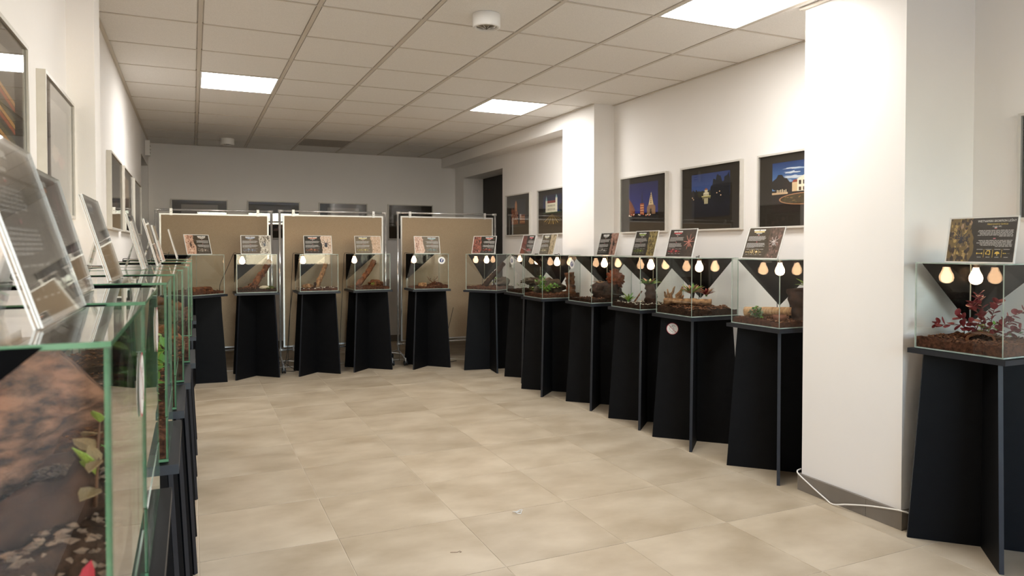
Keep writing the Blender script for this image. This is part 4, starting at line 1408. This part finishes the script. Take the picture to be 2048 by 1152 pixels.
log('t8', (0.040, -0.120, 0.03), (0.030, -0.100, 0.225), 0.056, 'bark_dark', 'dark upright stump in the tank left of the near pillar', 'stump', 5, 0.0, 0.45, None, 16, 16, 0.85, 'stump')
rosette('t8', 'broad yellow-green leaves behind the dark stump', (0.085, -0.130, 0.235), 7, 0.085, ['leaf_lime', 'leaf_lime', 'leaf_green'], 6, 0.15, 'leafy_plant', 'plant', 'pointed')

soil('t7', 'soil_dark', 0.050, 0.020, 3, chips=900, words='coarse bark chips')
log('t7', (-0.165, 0.150, 0.088), (0.035, -0.115, 0.092), 0.021, 'bark_pale', 'long thin log lying across the bark chips', seed=7, wob=0.3, cut='cut')
rosette('t7', 'pink-tipped spiky bromeliad above the thin log', (-0.015, 0.035, 0.135), 40, 0.092, ['leaf_pink', 'leaf_green', 'leaf_pink', 'leaf_lime'], 9, 0.45)
rosette('t7', 'smaller reddish bromeliad beside the pink-tipped one', (0.050, -0.045, 0.130), 32, 0.074, ['leaf_red', 'leaf_pink'], 10, 0.45)
log('t7', (-0.03, 0.03, 0.05), (-0.01, 0.02, 0.17), 0.013, 'bark_dark', 'dark upright stick between the two bromeliads', 'stick', 8, 0.0, 0.3, cat='stick')
roots('t7', 'pale forked driftwood at the end of the thin log', (-0.06, 0.16, 0.06), [(-0.02, 0.13, 0.19), (-0.11, 0.17, 0.14), (-0.05, 0.10, 0.15), (0.02, 0.17, 0.12), (-0.1, 0.13, 0.1)], 0.020, 'bark_pale', 4)

soil('t6', 'soil_dark', 0.036, 0.010, 4, chips=150, chip_m='pebble', words='dark soil with white pebbles')
log('t6', (0.02, -0.03, 0.025), (0.01, -0.02, 0.185), 0.046, 'bark_dark', 'black upright stump carrying a green bromeliad', 'stump', 9, 0.0, 0.4, None, 16, 14, 0.8, 'stump')
rosette('t6', 'green bromeliad growing on top of the black stump', (0.01, -0.02, 0.180), 24, 0.085, ['leaf_green', 'leaf_lime', 'leaf_green', 'leaf_pink'], 11, 0.2)
rosette('t6', 'small pale green agave in the corner by the pebbles', (-0.135, 0.055, 0.045), 10, 0.075, ['leaf_lime', 'leaf_lime', 'leaf_green'], 12, 0.6, 'agave')
log('t6', (-0.10, 0.02, 0.05), (0.02, 0.10, 0.12), 0.006, 'bark', 'thin brown twig leaning on the black stump', 'twig', 10, 0.0, 0.2, cat='twig')
roots('t6', 'tangled roots and flowers beside the black stump', (0.10, -0.13, 0.04), [(0.14, -0.17, 0.17), (0.05, -0.16, 0.13), (0.16, -0.05, 0.14)], 0.018, 'bark_pale', 6)

soil('t5', 'soil_dark', 0.032, 0.012, 5, chips=120, words='dark gravelly soil')
lump('t5', (0.055, -0.035, 0.085), (0.125, 0.130, 0.085), 'bark_dark', 'large dark rock under the orange fibre mound', seed=3, amt=0.45)
fm = lump('t5', (0.11, -0.080, 0.195), (0.066, 0.074, 0.075), 'fibre', 'orange glowing fibre mound close under the bulb', 'fibre_mound', 5, 0.55, 3.4, 'mound')
rnd = random.Random(31)
fb = MB()
for k in range(130):
    a, e = rnd.uniform(0, 2 * pi), rnd.uniform(-0.2, 1.5)
    d = Vector((cos(a) * cos(e), sin(a) * cos(e), sin(e)))
    q = Vector((0.11 + d.x * 0.055, -0.08 + d.y * 0.062, 0.195 + d.z * 0.066))
    t_ = Vector((rnd.uniform(-1, 1), rnd.uniform(-1, 1), rnd.uniform(-1, 1))) * 0.018 + d * 0.014
    fb.tube([q, q + t_ * 0.5, q + t_ + Vector((0, 0, -0.004))], [0.0012, 0.001, 0.0005], 4)
fbo = fb.build('fibre_strands', M['fibre'], fm)
fbo['kind'] = 'stuff'
roots('t5', 'dry twigs on top of the large dark rock', (0.05, -0.04, 0.165), [(-0.05, 0.04, 0.175), (-0.04, -0.06, 0.185), (0.02, 0.06, 0.18)], 0.006, 'bark_pale', 7, 'dry_twigs')

soil('t4', 'soil_red', 0.040, 0.014, 6, chips=220, words='red crumbly soil')
lump('t4', (0.00, 0.055, 0.085), (0.15, 0.085, 0.085), 'rock', 'sloping brown rock behind the green bush', seed=7, amt=0.4)
plant('t4', 'bright green small-leaved bush in front of the sloping rock', (-0.10, -0.045, 0.045),
      [(-0.15, 0.02, 0.16), (-0.13, -0.01, 0.20), (-0.11, -0.05, 0.19), (-0.14, -0.06, 0.14), (-0.08, -0.10, 0.10), (-0.04, -0.15, 0.13), (-0.12, -0.03, 0.15), (-0.15, -0.03, 0.11), (-0.02, -0.17, 0.11)],
      'round', ['leaf_green', 'leaf_lime', 'leaf_green'], 0.024, 15, 13, r=0.0016)
log('t4', (0.135, -0.135, 0.03), (0.125, -0.120, 0.235), 0.045, 'bark', 'upright red-brown cork stump beside the green bush', 'stump', 12, 0.0, 0.5, None, 14, 14, 0.9, 'stump')
plant('t4', 'low yellowish moss tuft near the corner of the bush tank', (-0.15, 0.09, 0.045), [(-0.17, 0.12, 0.09), (-0.15, 0.13, 0.10), (-0.16, 0.07, 0.09)], 'pointed', ['leaf_lime'], 0.018, 5, 14, r=0.001, name='moss_tuft')

soil('t3', 'soil_dark', 0.036, 0.012, 7, words='black soil')
lump('t3', (-0.03, -0.06, 0.125), (0.10, 0.09, 0.035), 'rock', 'jutting brown rock half hidden behind the next tank', seed=9, amt=0.5)
lump('t3', (0.0, -0.08, 0.07), (0.06, 0.07, 0.06), 'bark_dark', 'dark rock carrying the jutting brown rock', seed=12, amt=0.4)
plant('t3', 'little green sprigs below the jutting brown rock', (-0.10, 0.0, 0.04), [(-0.15, 0.04, 0.09), (-0.14, -0.02, 0.10), (-0.12, -0.08, 0.09)], 'pointed', ['leaf_lime', 'leaf_green'], 0.02, 6, 15, r=0.001, name='small_plant')

soil('t2', 'soil_red', 0.036, 0.014, 8, chips=140, words='brown soil with chips')
log('t2', (-0.06, 0.045, 0.035), (0.02, -0.165, 0.300), 0.030, 'bark_dark', 'dark branch slanting up through the far corner tank', 'branch', 14, 0.01, 0.4, None, 12, 16, 0.8, 'branch')
lump('t2', (0.05, -0.13, 0.085), (0.11, 0.06, 0.055), 'rock', 'flat grey-brown stone at the foot of the dark branch', seed=15, amt=0.3)
plant('t2', 'small yellow-green plant beside the dark slanting branch', (-0.02, -0.06, 0.05), [(-0.05, -0.03, 0.12), (0.0, -0.09, 0.17), (-0.03, -0.10, 0.13)], 'pointed', ['leaf_lime'], 0.03, 5, 16, r=0.0014, name='small_plant')

# row before the felt boards -----------------------------------------
soil('a5', 'soil_red', 0.030, 0.010, 9, (0, -0.08), 80, words='tan sandy soil')
hide('a5', (-0.07, 0.075, 0.030), 0.048, 0.09, 1.4, 'bark_pale', 'open bark cave in the tank with the blue f sticker', 5)
roots('a5', 'thin dry twigs beside the open bark cave', (-0.02, -0.07, 0.05), [(-0.02, 0.01, 0.14), (0.02, -0.03, 0.11), (-0.03, -0.12, 0.135), (0.03, -0.15, 0.10), (0.02, -0.09, 0.14)], 0.004, 'bark', 9, 'dry_twigs')
plant('a5', 'few rusty leaves on the thin dry twigs', (-0.02, -0.07, 0.06), [(-0.02, 0.0, 0.135), (-0.03, -0.12, 0.13)], 'pointed', ['leaf_red', 'leaf_pink'], 0.02, 4, 17, r=0.001, name='small_plant')
lump('a5', (0.04, -0.12, 0.035), (0.10, 0.075, 0.035), 'soil_red', 'low mound of reddish soil behind the thin twigs', 'soil_mound', 17, 0.3, 2.5, 'mound')

soil('a4', 'soil_red', 0.032, 0.014, 10, chips=120, words='rust-red soil')
log('a4', (-0.02, 0.125, 0.035), (0.05, -0.085, 0.315), 0.029, 'bark', 'reddish cork tube leaning right under the bulb glow', 'cork_tube', 16, 0.012, 0.35, None, 14, 18, 1.0, 'cork bark')
lump('a4', (0.08, -0.11, 0.05), (0.10, 0.08, 0.055), 'bark', 'rusty fibre mound behind the reddish cork tube', 'fibre_mound', 19, 0.3, 2.5, 'mound')
plant('a4', 'tiny pale yellow plant before the rusty fibre mound', (-0.09, -0.035, 0.035), [(-0.10, -0.03, 0.075), (-0.09, -0.055, 0.07), (-0.1, -0.01, 0.065)], 'round', ['leaf_lime'], 0.016, 5, 18, r=0.001, name='small_plant')

soil('a3', 'soil_red', 0.030, 0.008, 11, chips=60, chip_m='pebble', words='brown soil with white specks')
log('a3', (-0.02, 0.005, 0.030), (0.05, -0.110, 0.290), 0.027, 'bark_pale', 'pale cork log leaning right in the third tank along the boards', 'cork_tube', 18, 0.006, 0.4, None, 14, 18, 0.85, 'cork bark')
lump('a3', (-0.09, 0.105, 0.052), (0.035, 0.055, 0.026), 'bark_pale', 'small flat bark piece beside the pale leaning log', 'bark_piece', 20, 0.4, 2.4, 'bark')
log('a3', (-0.06, 0.045, 0.03), (-0.03, 0.02, 0.085), 0.012, 'bark_dark', 'short dark root at the foot of the pale leaning log', 'root', 19, 0.01, 0.3, cat='root')

soil('a2', 'soil_dark', 0.034, 0.014, 12, chips=140, words='dark leaf litter')
log('a2', (-0.03, 0.035, 0.045), (0.04, -0.150, 0.330), 0.034, 'bark', 'gnarled reddish root leaning right beside the board post', 'root', 21, 0.01, 0.7, None, 16, 22, 0.75, 'root')
roots('a2', 'thin root ends spreading from the gnarled root', (-0.02, 0.02, 0.09), [(-0.09, 0.14, 0.045), (-0.08, 0.06, 0.04), (-0.11, 0.01, 0.04), (-0.09, -0.06, 0.04)], 0.012, 'bark', 11, 'root_ends')
lump('a2', (-0.115, -0.075, 0.050), (0.025, 0.050, 0.018), 'stone_pale', 'cream stone lying before the gnarled root', 'stone', 22, 0.25, 2.0, 'stone')
lump('a2', (-0.05, -0.12, 0.040), (0.09, 0.065, 0.022), 'moss', 'green moss cushion behind the cream stone', 'moss_cushion', 23, 0.35, 3.0, 'moss')

soil('a1', 'soil_red', 0.036, 0.012, 13, chips=60, words='reddish soil')
hide('a1', (-0.10, 0.02, 0.030), 0.062, 0.22, 1.5, 'bark', 'round bark hide in the far left corner tank', 7)

# left-hand row -------------------------------------------------------
soil('l1', 'soil_dark', 0.165, 0.030, 14, (0.0, -0.16), 1500, 'flake', 'dark flaky soil', 0.007)
log('l1', (0.09, -0.07, 0.13), (-0.135, -0.115, 0.335), 0.050, 'bark_flaky', 'thick peeling bark leaning in the tank nearest the camera', 'bark_slab', 24, 0.0, 0.55, None, 28, 40, 1.0, 'bark')
log('l1', (0.02, 0.0, 0.15), (-0.165, -0.03, 0.215), 0.026, 'bark_dark', 'darker bark strip before the thick peeling bark', 'bark_strip', 25, 0.0, 0.6, None, 16, 20, 1.0, 'bark')
plant('l1', 'pale green leaves beside the thick peeling bark', (-0.165, 0.0, 0.20), [(-0.172, 0.03, 0.26), (-0.165, -0.05, 0.285)], 'pointed', ['leaf_dry', 'leaf_dry', 'leaf_lime'], 0.036, 4, 20, r=0.002)
plant('l1', 'single red leaf low in the tank nearest the camera', (-0.172, 0.155, 0.165), [(-0.176, 0.155, 0.185)], 'pointed', ['leaf_bright_red'], 0.032, 1, 22, spread=0.05, r=0.002)
log('l1', (-0.183, 0.168, 0.163), (-0.10, 0.172, 0.158), 0.007, 'leaf_red', 'reddish twig lying below the single red leaf', 'twig', 26, 0.0, 0.3, cat='twig')

soil('l2', 'soil_red', 0.045, 0.016, 15, chips=160, words='red soil')
lump('l2', (0.03, 0.0, 0.07), (0.11, 0.12, 0.06), 'bark_dark', 'dark bark lump behind the crossed-out sticker', 'bark_lump', 26, 0.5, 2.4, 'bark')
plant('l2', 'grey-green sprig behind the crossed-out sticker', (-0.13, -0.10, 0.05), [(-0.16, -0.13, 0.16), (-0.14, -0.06, 0.14)], 'pointed', ['leaf_grey', 'leaf_green'], 0.04, 7, 27, r=0.002)

soil('l3', 'soil_red', 0.060, 0.020, 16, chips=220, words='brick-red soil')
plant('l3', 'bushy green plant with long leaves, third in the left row', (-0.12, -0.05, 0.06),
      [(-0.16, -0.02, 0.20), (-0.15, -0.12, 0.22), (-0.14, 0.04, 0.19), (-0.16, -0.16, 0.17), (-0.10, -0.08, 0.26), (-0.165, 0.08, 0.14), (-0.165, -0.07, 0.13)], 'pointed', ['leaf_green', 'leaf_lime', 'leaf_green'], 0.050, 9, 28, r=0.002)
soil('l4', 'soil_dark', 0.060, 0.016, 17, chips=200, words='brown soil')
plant('l4', 'low green plant in the fourth tank of the left row', (-0.12, 0.0, 0.06), [(-0.165, 0.06, 0.17), (-0.16, -0.06, 0.18), (-0.15, 0.0, 0.20), (-0.165, 0.12, 0.13)], 'pointed', ['leaf_green', 'leaf_lime'], 0.045, 8, 29, r=0.002)
soil('l5', 'soil_dark', 0.070, 0.018, 18, chips=260, words='dark bark chips')
lump('l5', (-0.05, 0.0, 0.10), (0.11, 0.12, 0.06), 'bark_dark', 'dark bark piece in the fifth tank of the left row', 'bark_lump', 30, 0.5, 2.4, 'bark')
soil('l6', 'soil_red', 0.060, 0.018, 19, chips=200, words='rusty soil')
lump('l6', (-0.05, 0.02, 0.09), (0.10, 0.12, 0.06), 'bark', 'reddish bark piece in the sixth tank of the left row', 'bark_lump', 31, 0.5, 2.4, 'bark')
soil('l7', 'soil_dark', 0.055, 0.018, 20, chips=120, words='brown soil')
lump('l7', (-0.04, 0.0, 0.09), (0.10, 0.11, 0.06), 'rock', 'dark rock in the seventh tank of the left row', 'rock', 32, 0.45)
soil('l8', 'soil_red', 0.055, 0.016, 21, chips=100, words='red-brown soil')
log('l8', (-0.12, 0.12, 0.08), (0.05, -0.12, 0.12), 0.035, 'bark', 'brown log in the last tank of the left row', seed=27)

# ------------------------------------------------------------------ cables and small things on the floor
cable('floor_cable', [(0.30, 8.42, 0.006), (0.60, 8.34, 0.006), (0.95, 8.42, 0.006), (1.30, 8.36, 0.006), (1.60, 8.42, 0.006), (2.0, 8.36, 0.006), (2.35, 8.42, 0.006), (2.85, 8.22, 0.006), (3.05, 8.0, 0.006)],
      0.004, 'cord_white', 'white cable lying along the floor behind the far row of plinths')
cable('power_cable', [(2.02, 8.25, 0.15), (2.10, 8.22, 0.135), (2.24, 8.16, 0.115), (2.36, 8.12, 0.06), (2.45, 8.10, 0.02)], 0.004, 'cord_white', 'white cable hanging slack beside the board caster')
cable('power_cable', [(0.88, 8.28, 0.10), (0.98, 8.25, 0.10), (1.08, 8.24, 0.085), (1.15, 8.25, 0.06)], 0.004, 'cord_white', 'short white cable by the caster of the middle board')
cable('lamp_lead', [(1.02, 8.22, 0.90), (0.985, 8.24, 0.55), (0.965, 8.24, 0.25), (0.94, 8.23, 0.10), (0.90, 8.20, 0.02), (0.93, 8.16, 0.005), (1.0, 8.10, 0.005), (1.04, 8.14, 0.006), (1.0, 8.20, 0.03), (0.93, 8.23, 0.09), (1.02, 8.25, 0.13)],
      0.003, 'cord_black', 'black lead looping on the floor between two far plinths')
cable('lamp_lead', [(2.86, 8.05, 0.65), (2.83, 8.10, 0.45), (2.81, 8.13, 0.33), (2.82, 8.14, 0.25), (2.835, 8.14, 0.17), (2.80, 8.14, 0.11), (2.79, 8.14, 0.15), (2.805, 8.14, 0.23), (2.78, 8.12, 0.27), (2.70, 8.10, 0.24)],
      0.003, 'cord_black', 'black lead hanging in a loop beside the third felt board')
t = thing('power_plug', 'small white plug hanging from the looped black lead', 'plug', (2.81, 8.135, 0.105))
MB().box(-0.018, 0.018, -0.016, 0.016, -0.02, 0.014).build('plug_body', M['white'], t)
for s in (-1, 1):
    MB().tube([(s * 0.008, 0, -0.02), (s * 0.008, 0, -0.038)], 0.0022, 8).build('pin', M['chrome'], t)
cable('floor_cable', [(2.66, 8.02, 0.005), (2.72, 7.98, 0.005), (2.80, 8.0, 0.005), (2.90, 8.05, 0.005)], 0.0035, 'cord_black', 'black cable on the floor between the far row and corner plinth')
# crumpled clear wrapper and a dry thread on the floor
wr_ = MB()
rnd = random.Random(4)
ring = []
for k in range(18):
    a = 2 * pi * k / 18
    rr = 0.020 * (1 + 0.25 * sin(3 * a))
    ring.append((rr * 1.2 * cos(a), rr * 0.8 * sin(a), 0.003 + 0.004 * (1 + sin(2 * a + 1))))
wr_.tube(ring + [ring[0]], 0.0018, 6)
wr_.tube([(-0.015, 0.004, 0.003), (0.0, -0.002, 0.008), (0.018, 0.005, 0.003)], 0.002, 6)
o = wr_.build('plastic_ring', M['acredge'], None, True)
o.location = (1.52, 3.291, 0.0)
tag(o, 'small crumpled clear plastic ring lying on the floor', 'litter')
o = MB().tube([(-0.03, 0.012, 0.001), (-0.015, 0.006, 0.0012), (0.0, 0.0, 0.001), (0.012, 0.004, 0.003), (0.018, -0.004, 0.001), (0.008, -0.007, 0.001)], 0.0008, 5).build('dry_thread', M['bark'], None, True)
o.location = (1.074, 2.973, 0.0)
tag(o, 'thin brown thread lying on the near floor tiles', 'litter')
